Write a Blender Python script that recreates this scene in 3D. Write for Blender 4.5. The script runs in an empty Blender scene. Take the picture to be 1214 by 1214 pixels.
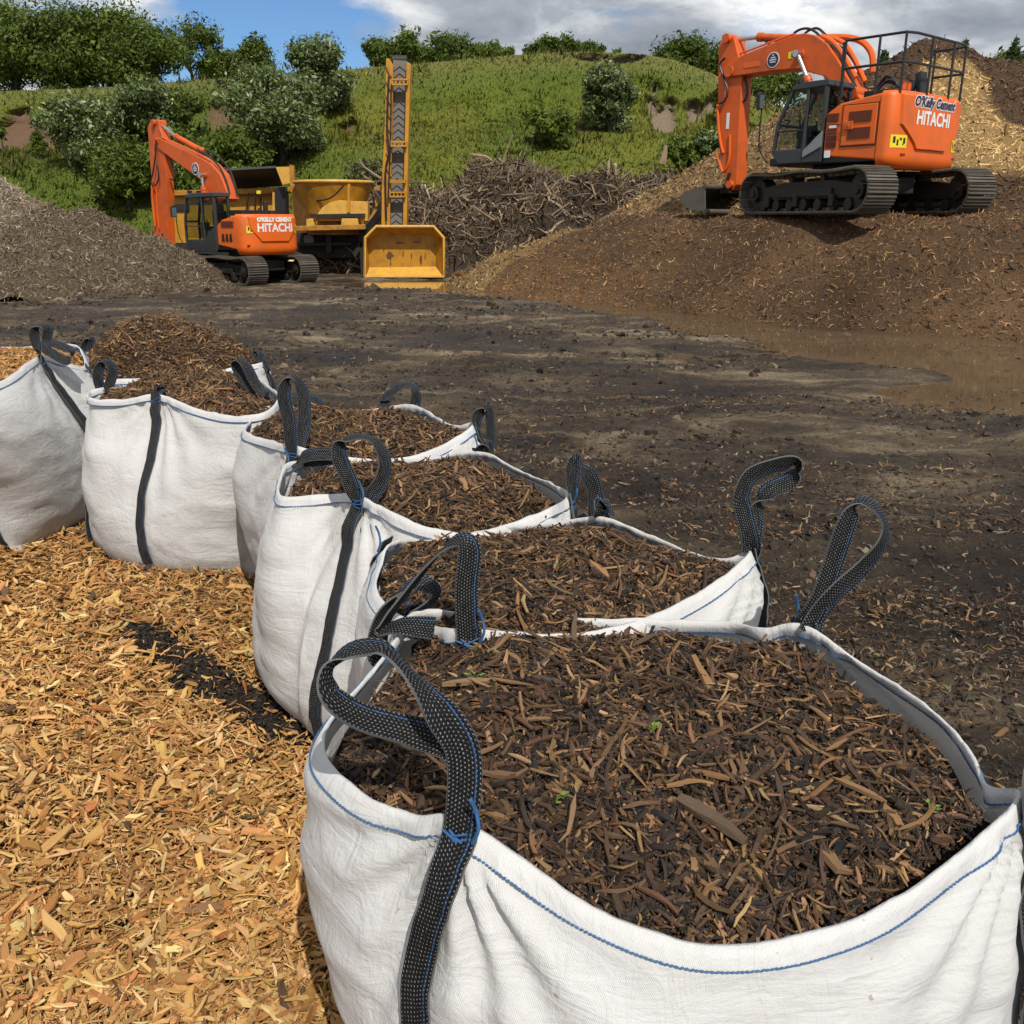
import bpy, math, random
import numpy as np
from mathutils import Vector, Matrix

random.seed(7)
RNG = np.random.default_rng(11)
R = math.radians
scene = bpy.context.scene
COL = scene.collection

# ------------------------------------------------------------------ camera model
S, F, PITCH, CAMH = 1214.0, 1095.0, R(17.5), 1.9
CP, SP = math.cos(PITCH), math.sin(PITCH)
RIGHT = Vector((1, 0, 0)); FWD = Vector((0, CP, -SP)); UP = Vector((0, SP, CP))
CAM = Vector((0, 0, CAMH))

def ray(px, py):
    return FWD + RIGHT * ((px - 607) / F) + UP * ((607 - py) / F)
def W(px, py, z=0.0):                 # where a sight line meets the height z
    d = ray(px, py); return CAM + d * ((z - CAMH) / d.z)
def VY(px, py, Y):                    # where a sight line meets the plane y = Y
    d = ray(px, py); return CAM + d * (Y / d.y)
def VPL(px, py, o, h):                # ... meets the vertical plane through o with heading h
    d = ray(px, py); n = Vector((-h[1], h[0], 0))
    return CAM + d * ((Vector(o) - CAM).dot(n) / d.dot(n))
def camvec(r, u, f):
    return RIGHT * r + UP * u + FWD * f
def project(P):
    P = np.asarray(P, float) - np.array(CAM)
    dep = P @ np.array(FWD); dep = np.where(np.abs(dep) < 1e-6, 1e-6, dep)
    return 607 + F * (P @ np.array(RIGHT)) / dep, 607 - F * (P @ np.array(UP)) / dep

# ------------------------------------------------------------------ noise (numpy)
def _h(ix, iy, seed):
    n = (ix.astype(np.int64) * 374761393 + iy.astype(np.int64) * 668265263 + seed * 1442695041) & 0xFFFFFFFF
    n = ((n ^ (n >> 13)) * 1274126177) & 0xFFFFFFFF
    n = n ^ (n >> 16)
    return (n & 0xFFFFFF) / float(0xFFFFFF)
def vnoise(x, y, seed=0):
    x = np.asarray(x, float); y = np.asarray(y, float)
    ix, iy = np.floor(x), np.floor(y); fx, fy = x - ix, y - iy
    fx = fx * fx * (3 - 2 * fx); fy = fy * fy * (3 - 2 * fy)
    a = _h(ix, iy, seed); b = _h(ix + 1, iy, seed); c = _h(ix, iy + 1, seed); d = _h(ix + 1, iy + 1, seed)
    return (a + (b - a) * fx) * (1 - fy) + (c + (d - c) * fx) * fy
def fbm(x, y, seed=0, oct=4, gain=.5):
    s = 0; a = 1; t = 0
    for k in range(oct):
        s = s + a * (vnoise(np.asarray(x) * 2**k, np.asarray(y) * 2**k, seed + k * 17) - .5); t += a; a *= gain
    return s / t * 2
def sstep(a, b, x):
    t = np.clip((np.asarray(x, float) - a) / (b - a), 0, 1); return t * t * (3 - 2 * t)

# ------------------------------------------------------------------ tagging, objects
def tag(o, label=None, cat=None, group=None, kind=None):
    if label: o['label'] = label
    if cat: o['category'] = cat
    if group: o['group'] = group
    if kind: o['kind'] = kind
    return o
def empty(name, loc, rz=0, label=None, cat=None, group=None):
    o = bpy.data.objects.new(name, None); COL.objects.link(o)
    o.location = loc; o.rotation_euler = (0, 0, rz); o.empty_display_size = .2
    return tag(o, label, cat, group)
def npmesh(name, V, Fq, mat, parent=None, smooth=False, attrs=None, origin=None):
    """V (n,3), Fq (m,k) index array -> one mesh object"""
    V = np.asarray(V, np.float32)
    if origin is not None: V = V - np.array(origin, np.float32)
    Fq = np.asarray(Fq, np.int32); m, k = Fq.shape
    me = bpy.data.meshes.new(name)
    me.vertices.add(len(V)); me.vertices.foreach_set('co', V.ravel())
    me.loops.add(m * k); me.loops.foreach_set('vertex_index', Fq.ravel())
    me.polygons.add(m); me.polygons.foreach_set('loop_start', np.arange(0, m * k, k, dtype=np.int32))
    me.polygons.foreach_set('loop_total', np.full(m, k, np.int32))
    me.polygons.foreach_set('use_smooth', np.full(m, smooth, bool))
    me.update(calc_edges=True)
    for an, av in (attrs or {}).items():
        a = me.attributes.new(an, 'FLOAT_VECTOR', 'POINT')
        a.data.foreach_set('vector', np.asarray(av, np.float32).ravel())
    if mat: me.materials.append(mat)
    o = bpy.data.objects.new(name, me); COL.objects.link(o)
    if parent is not None: o.parent = parent
    elif origin is not None: o.location = origin
    return o

class MB:
    def __init__(s): s.v = []; s.f = []; s.a = []
    def add(s, vs, fs, at=None):
        b = len(s.v); s.v += [tuple(v) for v in vs]; s.f += [tuple(b + i for i in f) for f in fs]
        s.a += at if at else [(0, 0, 0)] * len(vs)
        return s
    def box(s, c, d, rot=None):
        c = Vector(c); vs = []
        for sx in (-.5, .5):
            for sy in (-.5, .5):
                for sz in (-.5, .5):
                    p = Vector((sx * d[0], sy * d[1], sz * d[2]))
                    if rot is not None: p = rot @ p
                    vs.append(c + p)
        return s.add(vs, [(0, 1, 3, 2), (4, 6, 7, 5), (0, 4, 5, 1), (2, 3, 7, 6), (0, 2, 6, 4), (1, 5, 7, 3)])
    def bar(s, p, q, w, h, up=(0, 0, 1)):
        p, q = Vector(p), Vector(q); d = (q - p); L = d.length; d.normalize()
        a = d.cross(Vector(up));
        if a.length < 1e-4: a = d.cross(Vector((1, 0, 0)))
        a.normalize(); b = a.cross(d)
        return s.box((p + q) / 2, (L, w, h), Matrix((d, a, b)).transposed())
    def prism(s, poly, fn, t0, t1):
        n = len(poly)
        vs = [fn(a, b, t0) for a, b in poly] + [fn(a, b, t1) for a, b in poly]
        fs = [tuple(range(n))[::-1], tuple(range(n, 2 * n))]
        fs += [(i, (i + 1) % n, n + (i + 1) % n, n + i) for i in range(n)]
        return s.add(vs, fs)
    def tube(s, path, r, n=8, closed=False):
        P = [Vector(p) for p in path]; m = len(P); rs = r if isinstance(r, (list, tuple)) else [r] * m
        prev = None; vs = []; fs = []
        for i in range(m):
            if closed: d = P[(i + 1) % m] - P[i - 1]
            else: d = P[min(i + 1, m - 1)] - P[max(i - 1, 0)]
            if d.length < 1e-9: d = Vector((0, 0, 1))
            d.normalize()
            if prev is None:
                a = d.cross(Vector((0, 0, 1)))
                if a.length < .05: a = d.cross(Vector((1, 0, 0)))
            else:
                a = prev - d * prev.dot(d)
                if a.length < 1e-5: a = d.cross(Vector((0, 0, 1)))
            a.normalize(); b = d.cross(a); prev = a
            for k in range(n):
                t = 2 * math.pi * k / n; vs.append(P[i] + (a * math.cos(t) + b * math.sin(t)) * rs[i])
        for i in range(m if closed else m - 1):
            j = (i + 1) % m
            for k in range(n): fs.append((i * n + k, i * n + (k + 1) % n, j * n + (k + 1) % n, j * n + k))
        if not closed:
            fs.append(tuple(range(n))[::-1]); fs.append(tuple(range((m - 1) * n, m * n)))
        return s.add(vs, fs)
    def cyl(s, p, q, r, n=16, r2=None): return s.tube([p, q], [r, r if r2 is None else r2], n)
    def ribbon(s, pts, wid, width, th=.003):
        P = [Vector(p) for p in pts]; m = len(P); vs = []; at = []; fs = []; L = 0
        for i in range(m):
            d = P[min(i + 1, m - 1)] - P[max(i - 1, 0)]; d.normalize()
            w = Vector(wid[i]); w = w - d * w.dot(d)
            if w.length < 1e-5: w = d.cross(Vector((0, 0, 1)))
            w.normalize(); nn = d.cross(w).normalized()
            if i: L += (P[i] - P[i - 1]).length
            ww = width[i] if isinstance(width, (list, tuple)) else width
            for (a, b) in ((-.5, .5), (.5, .5), (.5, -.5), (-.5, -.5)):
                vs.append(P[i] + w * a * ww + nn * b * th); at.append((a + .5, L, 0))
        for i in range(m - 1):
            for k in range(4): fs.append((i * 4 + k, i * 4 + (k + 1) % 4, i * 4 + 4 + (k + 1) % 4, i * 4 + 4 + k))
        fs += [(0, 1, 2, 3), tuple((m - 1) * 4 + k for k in (3, 2, 1, 0))]
        return s.add(vs, fs, at)
    def build(s, name, mat, parent=None, smooth=False, bevel=0, origin=None, seg=2):
        o_ = Vector(origin) if origin is not None else Vector((0, 0, 0))
        me = bpy.data.meshes.new(name)
        me.from_pydata([tuple(Vector(v) - o_) for v in s.v], [], s.f)
        a = me.attributes.new('suv', 'FLOAT_VECTOR', 'POINT')
        a.data.foreach_set('vector', np.array(s.a, np.float32).ravel())
        for p in me.polygons: p.use_smooth = smooth
        me.update()
        if mat: me.materials.append(mat)
        o = bpy.data.objects.new(name, me); COL.objects.link(o)
        if parent is not None: o.parent = parent
        elif origin is not None: o.location = origin
        if bevel:
            b = o.modifiers.new('b', 'BEVEL'); b.width = bevel; b.segments = seg; b.limit_method = 'ANGLE'; b.angle_limit = R(35)
        if smooth:
            try:
                me.set_sharp_from_angle(angle=R(40))
            except Exception: pass
        return o

def smooth_path(pts, n=8):
    P = [np.array(p, float) for p in pts]; out = []
    for i in range(len(P) - 1):
        p0 = P[max(i - 1, 0)]; p1 = P[i]; p2 = P[i + 1]; p3 = P[min(i + 2, len(P) - 1)]
        for k in range(n):
            t = k / n
            out.append(.5 * ((2 * p1) + (-p0 + p2) * t + (2 * p0 - 5 * p1 + 4 * p2 - p3) * t**2 + (-p0 + 3 * p1 - 3 * p2 + p3) * t**3))
    out.append(P[-1]); return out
def closed_curve(pts, N):
    P = np.array(pts, float); n = len(P); out = []
    for i in range(n):
        p0, p1, p2, p3 = P[i - 1], P[i], P[(i + 1) % n], P[(i + 2) % n]
        for k in range(24):
            t = k / 24
            out.append(.5 * ((2 * p1) + (-p0 + p2) * t + (2 * p0 - 5 * p1 + 4 * p2 - p3) * t**2 + (-p0 + 3 * p1 - 3 * p2 + p3) * t**3))
    out = np.array(out); seg = np.linalg.norm(np.roll(out, -1, 0) - out, axis=1)
    cum = np.concatenate([[0], np.cumsum(seg)]); ext = np.vstack([out, out[:1]])
    s = np.linspace(0, cum[-1], N, endpoint=False)
    return np.stack([np.interp(s, cum, ext[:, k]) for k in range(P.shape[1])], 1)

# ------------------------------------------------------------------ materials
def newmat(name):
    m = bpy.data.materials.new(name); m.use_nodes = True; nt = m.node_tree; nt.nodes.clear()
    out = nt.nodes.new('ShaderNodeOutputMaterial'); b = nt.nodes.new('ShaderNodeBsdfPrincipled')
    nt.links.new(b.outputs[0], out.inputs[0]); return m, nt, b, out
def nd(nt, t, ins=None, **kw):
    n = nt.nodes.new(t)
    for k, v in kw.items(): setattr(n, k, v)
    for k, v in (ins or {}).items():
        if isinstance(v, bpy.types.NodeSocket): nt.links.new(v, n.inputs[k])
        else: n.inputs[k].default_value = v
    return n
def mth(nt, op, a, b=0.0, c=None):
    ins = {0: a, 1: b}
    if c is not None: ins[2] = c
    return nd(nt, 'ShaderNodeMath', ins, operation=op).outputs[0]
def mixc(nt, fac, a, b, blend='MIX'):
    return nd(nt, 'ShaderNodeMix', {0: fac, 6: a, 7: b}, data_type='RGBA', blend_type=blend).outputs[2]
def ramp(nt, fac, stops):
    r = nd(nt, 'ShaderNodeValToRGB', {0: fac}); e = r.color_ramp.elements
    while len(e) < len(stops): e.new(.5)
    for i, (p, c) in enumerate(stops):
        e[i].position = p; e[i].color = c if len(c) == 4 else (*c, 1)
    return r.outputs[0]
def noise(nt, vec, scale, detail=4, rough=.5, dist=0.0):
    n = nd(nt, 'ShaderNodeTexNoise', {'Scale': scale, 'Detail': detail, 'Roughness': rough, 'Distortion': dist})
    if vec is not None: nt.links.new(vec, n.inputs['Vector'])
    return n.outputs[0]
def bump(nt, b, h, strength=.3, dist=.01, prev=None):
    n = nd(nt, 'ShaderNodeBump', {'Strength': strength, 'Distance': dist, 'Height': h})
    if prev is not None: nt.links.new(prev, n.inputs['Normal'])
    nt.links.new(n.outputs[0], b.inputs['Normal']); return n.outputs[0]
def c4(c): return (*c, 1)

def plain(name, col, rough=.5, metal=0.0, dirt=.25, dirtcol=(.05, .035, .02), scale=3.0, bumpa=0.0, spec=.5, coat=0.0):
    m, nt, b, out = newmat(name)
    tc = nd(nt, 'ShaderNodeTexCoord').outputs['Object']
    n1 = noise(nt, tc, scale, 6, .65)
    f = ramp(nt, n1, [(.45, (0, 0, 0)), (.75, (1, 1, 1))])
    f = mth(nt, 'MULTIPLY', f, dirt)
    nt.links.new(mixc(nt, f, c4(col), c4(dirtcol)), b.inputs['Base Color'])
    r = mth(nt, 'MULTIPLY_ADD', n1, .25, rough - .1); nt.links.new(r, b.inputs['Roughness'])
    b.inputs['Metallic'].default_value = metal; b.inputs['Specular IOR Level'].default_value = spec
    if coat: b.inputs['Coat Weight'].default_value = coat; b.inputs['Coat Roughness'].default_value = .15
    if bumpa: bump(nt, b, noise(nt, tc, scale * 12, 5), bumpa, .01)
    return m

M = {}
M['orange'] = plain('orange_paint', (.72, .12, .005), .46, dirt=.55, dirtcol=(.26, .105, .04), scale=1.7)
M['orange_dull'] = plain('orange_paint_worn', (.60, .095, .006), .5, dirt=.6, dirtcol=(.15, .06, .025), scale=2.2)
M['orange_dark'] = plain('orange_grille', (.17, .035, .012), .6, dirt=.4, scale=6)
M['black'] = plain('black_paint', (.012, .013, .015), .45, dirt=.3, scale=4)
M['cabgrey'] = plain('dark_grey_paint', (.030, .034, .040), .4, dirt=.25, scale=3)
M['midgrey'] = plain('grey_paint', (.20, .21, .22), .45, dirt=.25, scale=3)
M['steel'] = plain('track_steel', (.12, .105, .085), .6, metal=.2, dirt=.9, dirtcol=(.075, .052, .033), scale=3, bumpa=.2)
M['darksteel'] = plain('greasy_steel', (.022, .019, .016), .55, metal=.2, dirt=.5, scale=4, bumpa=.2)
M['chrome'] = plain('chrome_rod', (.55, .56, .58), .32, metal=1, dirt=.1, scale=4)
M['yellow'] = plain('yellow_paint', (.50, .235, .012), .45, dirt=.6, dirtcol=(.10, .05, .015), scale=1.3, bumpa=.05)
M['yellow_dirty_shade'] = plain('yellow_paint_soiled_shade', (.42, .20, .010), .5, dirt=.9, dirtcol=(.13, .065, .015), scale=2.2, bumpa=.1)  # soiled paint on the bucket; on the hopper flare it stands in for shade
M['yellow_worn'] = plain('yellow_paint_scuffed', (.62, .34, .05), .5, dirt=.5, dirtcol=(.20, .11, .04), scale=5, bumpa=.1)
M['yellow_edge'] = plain('yellow_paint_rusty', (.42, .19, .02), .5, dirt=.8, dirtcol=(.08, .035, .015), scale=6)
M['rubber'] = plain('tyre_rubber', (.018, .017, .016), .8, dirt=.5, dirtcol=(.05, .04, .03), scale=5)
M['belt'] = plain('conveyor_rubber', (.16, .15, .135), .8, dirt=.6, dirtcol=(.17, .135, .09), scale=2)
M['sticker'] = plain('yellow_sticker', (.75, .60, .02), .4, dirt=.1)
M['white'] = plain('white_paint', (.75, .75, .74), .4, dirt=.1)
M['inkblue'] = plain('navy_paint', (.012, .018, .05), .35, dirt=.1)
M['red'] = plain('red_lens', (.25, .01, .008), .2, dirt=.1)
M['cream'] = plain('cream_plastic', (.65, .52, .30), .6, dirt=.5, dirtcol=(.3, .17, .05), scale=6)
M['mirror'] = plain('mirror_glass', (.35, .5, .6), .1, metal=.8, dirt=0)
M['blue'] = plain('blue_thread', (.028, .11, .27), .6, dirt=.3, dirtcol=(.02, .05, .10), scale=40)

def glass():
    m, nt, b, out = newmat('tinted_cab_glass'); nt.nodes.remove(b)
    t = nd(nt, 'ShaderNodeBsdfTransparent', {0: (.72, .78, .76, 1)})
    g = nd(nt, 'ShaderNodeBsdfGlossy', {0: (.7, .7, .7, 1), 'Roughness': .02})
    fr = nd(nt, 'ShaderNodeFresnel', {0: 1.45})
    bf = nd(nt, 'ShaderNodeNewGeometry').outputs['Backfacing']
    fac = mth(nt, 'MULTIPLY', fr.outputs[0], mth(nt, 'SUBTRACT', 1.0, bf))
    mx = nd(nt, 'ShaderNodeMixShader', {0: fac, 1: t.outputs[0], 2: g.outputs[0]})
    nt.links.new(mx.outputs[0], out.inputs[0]); return m
M['glass'] = glass()

def fabric():
    m, nt, b, out = newmat('white_woven_fabric')
    at = nd(nt, 'ShaderNodeAttribute', attribute_name='suv').outputs['Vector']
    tc = nd(nt, 'ShaderNodeTexCoord').outputs['Object']
    dirt = noise(nt, tc, 2.2, 7, .7)
    f = mth(nt, 'MULTIPLY', ramp(nt, dirt, [(.50, (0, 0, 0)), (.8, (1, 1, 1))]), .22)
    sx = nd(nt, 'ShaderNodeSeparateXYZ', {0: at})
    low = mth(nt, 'MULTIPLY', ramp(nt, mth(nt, 'MULTIPLY_ADD', dirt, .35, sx.outputs[1]), [(.14, (1, 1, 1)), (.38, (0, 0, 0))]), .35)
    col = mixc(nt, f, (.62, .615, .605, 1), (.40, .365, .30, 1))
    col = mixc(nt, low, col, (.42, .34, .25, 1))
    sp = noise(nt, tc, 55, 2, .5)
    col = mixc(nt, ramp(nt, sp, [(.74, (0, 0, 0)), (.78, (1, 1, 1))]), col, (.42, .36, .28, 1))
    nt.links.new(col, b.inputs['Base Color']); b.inputs['Roughness'].default_value = .55
    b.inputs['Specular IOR Level'].default_value = .3
    b.inputs['Sheen Weight'].default_value = .1
    # wrinkles stretched along the girth, then the weave
    mp = nd(nt, 'ShaderNodeMapping', {0: at, 3: (5.0, 15.0, 1)}).outputs[0]
    wr = noise(nt, mp, 1.0, 6, .6, .6)
    mp2 = nd(nt, 'ShaderNodeMapping', {0: at, 2: (0, 0, .7), 3: (20.0, 8.0, 1)}).outputs[0]
    wr2 = noise(nt, mp2, 1.0, 5, .55, 1.2)
    ridg = mth(nt, 'ABSOLUTE', mth(nt, 'SUBTRACT', wr, .5))
    ridg2 = mth(nt, 'ABSOLUTE', mth(nt, 'SUBTRACT', wr2, .5))
    h = mth(nt, 'ADD', ridg, mth(nt, 'MULTIPLY', ridg2, .7))
    p = bump(nt, b, h, .38, .03)
    wx = mth(nt, 'SINE', mth(nt, 'MULTIPLY', sx.outputs[0], 1900.0)); wy = mth(nt, 'SINE', mth(nt, 'MULTIPLY', sx.outputs[1], 1500.0))
    bump(nt, b, mth(nt, 'MULTIPLY', wx, wy), .25, .002, p)
    tr = nd(nt, 'ShaderNodeBsdfTranslucent', {0: (.75, .73, .68, 1)})
    mx = nd(nt, 'ShaderNodeMixShader', {0: .10, 1: b.outputs[0], 2: tr.outputs[0]})
    nt.links.new(mx.outputs[0], out.inputs[0]); return m
M['fabric'] = fabric()

def webbing():
    m, nt, b, out = newmat('black_webbing')
    at = nd(nt, 'ShaderNodeAttribute', attribute_name='suv').outputs['Vector']
    sx = nd(nt, 'ShaderNodeSeparateXYZ', {0: at}); u, v = sx.outputs[0], sx.outputs[1]
    cu = mth(nt, 'MULTIPLY', u, 9.0)
    che = mth(nt, 'ABSOLUTE', mth(nt, 'SUBTRACT', cu, 4.5))
    cv = mth(nt, 'ADD', mth(nt, 'MULTIPLY', v, 125.0), mth(nt, 'MULTIPLY', che, .6))
    fu = mth(nt, 'ABSOLUTE', mth(nt, 'SUBTRACT', mth(nt, 'FRACT', cu), .5))
    fv = mth(nt, 'ABSOLUTE', mth(nt, 'SUBTRACT', mth(nt, 'FRACT', cv), .5))
    d = mth(nt, 'SQRT', mth(nt, 'ADD', mth(nt, 'POWER', fu, 2.0), mth(nt, 'POWER', fv, 2.0)))
    dot = ramp(nt, d, [(.13, (1, 1, 1)), (.23, (0, 0, 0))])
    nn = noise(nt, at, 30.0, 3, .6)
    dot = mth(nt, 'MULTIPLY', dot, ramp(nt, nn, [(.38, (.15, .15, .15)), (.6, (.9, .9, .9))]))
    rim = ramp(nt, mth(nt, 'ABSOLUTE', mth(nt, 'SUBTRACT', u, .5)), [(.478, (0, 0, 0)), (.492, (.22, .22, .22))])
    col = mixc(nt, nn, (.004, .0043, .005, 1), (.012, .0125, .014, 1))
    col = mixc(nt, mth(nt, 'MULTIPLY', dot, .62), col, (.55, .55, .53, 1)); col = mixc(nt, rim, col, (.45, .46, .48, 1))
    bl = mth(nt, 'LESS_THAN', mth(nt, 'ABSOLUTE', mth(nt, 'SUBTRACT', u, .82)), .025)
    bl = mth(nt, 'MULTIPLY', bl, ramp(nt, noise(nt, at, 55.0, 2), [(.42, (0, 0, 0)), (.5, (.8, .8, .8))]))
    col = mixc(nt, bl, col, (.03, .11, .28, 1))
    nt.links.new(col, b.inputs['Base Color']); b.inputs['Roughness'].default_value = .75; b.inputs['Specular IOR Level'].default_value = .18
    w = mth(nt, 'MULTIPLY', mth(nt, 'SINE', mth(nt, 'MULTIPLY', cu, 6.2832)), mth(nt, 'SINE', mth(nt, 'MULTIPLY', cv, 6.2832)))
    bump(nt, b, w, .5, .003); return m
M['web'] = webbing()

def chipmat(name, rough=.75, grainamt=.35, spec=.3):
    m, nt, b, out = newmat(name)
    col = nd(nt, 'ShaderNodeAttribute', attribute_name='col').outputs['Color']
    gr = nd(nt, 'ShaderNodeAttribute', attribute_name='grain').outputs['Vector']
    mp = nd(nt, 'ShaderNodeMapping', {0: gr, 3: (40.0, 420.0, 13.0)}).outputs[0]
    n = noise(nt, mp, 1.0, 4, .6)
    v = mth(nt, 'MULTIPLY_ADD', n, grainamt * 2, 1 - grainamt)
    hsv = nd(nt, 'ShaderNodeHueSaturation', {'Color': col, 'Value': v})
    nt.links.new(hsv.outputs[0], b.inputs['Base Color'])
    b.inputs['Roughness'].default_value = rough; b.inputs['Specular IOR Level'].default_value = spec
    bump(nt, b, n, .35, .004); return m
M['chip'] = chipmat('fresh_wood_chip')
M['bark'] = chipmat('bark_mulch', .7, .45, .35)

def attrmat(name, rough=.85, nsc=30.0, amt=.4, bs=.5, bd=.02, spec=.25):
    m, nt, b, out = newmat(name)
    col = nd(nt, 'ShaderNodeAttribute', attribute_name='col').outputs['Color']
    tc = nd(nt, 'ShaderNodeTexCoord').outputs['Object']
    n = noise(nt, tc, nsc, 8, .7)
    v = mth(nt, 'MULTIPLY_ADD', n, amt * 2, 1 - amt)
    hsv = nd(nt, 'ShaderNodeHueSaturation', {'Color': col, 'Value': v})
    nt.links.new(hsv.outputs[0], b.inputs['Base Color'])
    b.inputs['Roughness'].default_value = rough; b.inputs['Specular IOR Level'].default_value = spec
    bump(nt, b, n, bs, bd); return m
M['soilfine'] = attrmat('loose_fines', .9, 90.0, .5, .8, .02)
M['heap'] = attrmat('heap_surface', .9, 14.0, .55, .9, .08)
M['hill'] = attrmat('hill_turf', .9, 2.5, .35, .6, .3)

def yardmat():
    m, nt, b, out = newmat('muddy_yard')
    tc = nd(nt, 'ShaderNodeTexCoord').outputs['Object']
    a = noise(nt, tc, .35, 6, .6)
    mp = nd(nt, 'ShaderNodeMapping', {0: tc, 2: (0, 0, R(-14)), 3: (.38, 1.0, 1)}).outputs[0]
    st = noise(nt, mp, 1.0, 10, .72, 1.0)
    fine = noise(nt, tc, 28, 8, .75)
    base = ramp(nt, mth(nt, 'ADD', mth(nt, 'MULTIPLY', st, .65), mth(nt, 'MULTIPLY', a, .35)),
                [(.42, (.020, .013, .008)), (.49, (.060, .041, .025)), (.54, (.125, .092, .056)), (.61, (.30, .235, .15))])
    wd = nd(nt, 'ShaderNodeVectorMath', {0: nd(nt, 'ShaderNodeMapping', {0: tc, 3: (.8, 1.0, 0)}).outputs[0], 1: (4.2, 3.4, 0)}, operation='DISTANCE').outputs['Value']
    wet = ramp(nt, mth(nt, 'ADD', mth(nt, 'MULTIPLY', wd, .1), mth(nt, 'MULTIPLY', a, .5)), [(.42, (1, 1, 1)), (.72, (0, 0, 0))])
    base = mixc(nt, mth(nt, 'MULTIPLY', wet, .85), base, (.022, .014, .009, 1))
    col = nd(nt, 'ShaderNodeHueSaturation', {'Color': base, 'Value': mth(nt, 'MULTIPLY_ADD', fine, 2.2, -.1)}).outputs[0]
    fl = noise(nt, tc, 60, 3, .6)
    col = mixc(nt, mth(nt, 'MULTIPLY', ramp(nt, fl, [(.64, (0, 0, 0)), (.70, (1, 1, 1))]), .5), col, (.20, .125, .06, 1))
    nt.links.new(col, b.inputs['Base Color'])
    nt.links.new(ramp(nt, st, [(.42, (.38, .38, .38)), (.56, (.88, .88, .88))]), b.inputs['Roughness'])
    b.inputs['Specular IOR Level'].default_value = .3
    p = bump(nt, b, noise(nt, tc, 6, 9, .75), 1.0, .12)
    bump(nt, b, fine, .7, .02, p); return m
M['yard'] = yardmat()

def watermat():
    m, nt, b, out = newmat('muddy_water')
    tc = nd(nt, 'ShaderNodeTexCoord').outputs['Object']
    nt.links.new(ramp(nt, noise(nt, tc, .8, 5), [(.3, (.085, .058, .033)), (.7, (.13, .09, .052))]), b.inputs['Base Color'])
    b.inputs['Roughness'].default_value = .025; b.inputs['IOR'].default_value = 1.33
    mp = nd(nt, 'ShaderNodeMapping', {0: tc, 3: (1, 2.2, 1)}).outputs[0]
    bump(nt, b, noise(nt, mp, 5, 3), .04, .02); return m
M['water'] = watermat()

def leafmat():
    m, nt, b, out = newmat('leaves')
    col = nd(nt, 'ShaderNodeAttribute', attribute_name='col').outputs['Color']
    nt.links.new(col, b.inputs['Base Color']); b.inputs['Roughness'].default_value = .6
    b.inputs['Specular IOR Level'].default_value = .25
    t = nd(nt, 'ShaderNodeBsdfTranslucent', {0: col})
    mx = nd(nt, 'ShaderNodeMixShader', {0: .25, 1: b.outputs[0], 2: t.outputs[0]})
    nt.links.new(mx.outputs[0], out.inputs[0]); return m
M['leaf'] = leafmat()
M['wood'] = plain('tree_bark', (.07, .052, .038), .9, dirt=.5, scale=5, bumpa=.4)

# ------------------------------------------------------------------ scatter: bent splinters
def unit(a): return a / np.maximum(np.linalg.norm(a, axis=-1, keepdims=True), 1e-9)
def splinters(name, P, N, L, Wd, T, cols, mat, tilt=.35, bend=.12, parent=None, origin=None, rng=RNG, lift=.3, align=None, alignw=0):
    n = len(P)
    nn = unit(N + rng.normal(0, 1, (n, 3)) * tilt)
    t = rng.normal(0, 1, (n, 3))
    if align is not None: t = t * (1 - alignw) + align * alignw * rng.choice([-1, 1], (n, 1))
    t = unit(t - nn * (t * nn).sum(1, keepdims=True)); b = np.cross(nn, t)
    s = np.array([-1, -.5, .0, .5, 1.0])
    wf = np.stack([rng.uniform(.08, .9, n), rng.uniform(.65, 1.1, n), rng.uniform(.8, 1.1, n), rng.uniform(.65, 1.1, n), rng.uniform(.06, .85, n)], 1)
    bz = rng.normal(0, bend, n); by = rng.normal(0, bend, n); tw = rng.normal(0, .35, n)
    V = np.zeros((n, 5, 4, 3)); G = np.zeros((n, 5, 4, 3)); rid = rng.uniform(0, 60, n)
    off = rng.normal(0, .13, (n, 5)); sc = rng.normal(0, 1, n) * bend * .7
    for i in range(5):
        c = P + nn * (T * lift)[:, None] + t * (s[i] * L / 2)[:, None] + nn * ((s[i]**2 - .3) * bz * L)[:, None] + b * ((s[i]**2) * by * L + (s[i]**3 - s[i] * .6) * sc * L + off[:, i] * Wd)[:, None]
        ca, sa = np.cos(tw * s[i])[:, None], np.sin(tw * s[i])[:, None]
        b2 = b * ca + nn * sa; n2 = nn * ca - b * sa
        for k, (a, e) in enumerate(((-1, -1), (1, -1), (.8, 1), (-.8, 1))):
            V[:, i, k] = c + b2 * (a * Wd * wf[:, i] / 2)[:, None] + n2 * (e * T / 2 * (.55 + .45 * wf[:, i]))[:, None]
            G[:, i, k] = np.stack([s[i] * L / 2, a * Wd / 2 * .999 + e * T * .3, rid], 1)
    fl = []
    for i in range(4):
        for k in range(4): fl.append((i * 4 + k, i * 4 + (k + 1) % 4, i * 4 + 4 + (k + 1) % 4, i * 4 + 4 + k))
    fl += [(3, 2, 1, 0), (16, 17, 18, 19)]
    fl = np.array(fl); Fq = (np.arange(n)[:, None, None] * 20 + fl[None]).reshape(-1, 4)
    C = np.repeat(cols, 20, 0)
    return npmesh(name, V.reshape(-1, 3), Fq, mat, parent, False, {'col': C, 'grain': G.reshape(-1, 3)}, origin)

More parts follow.
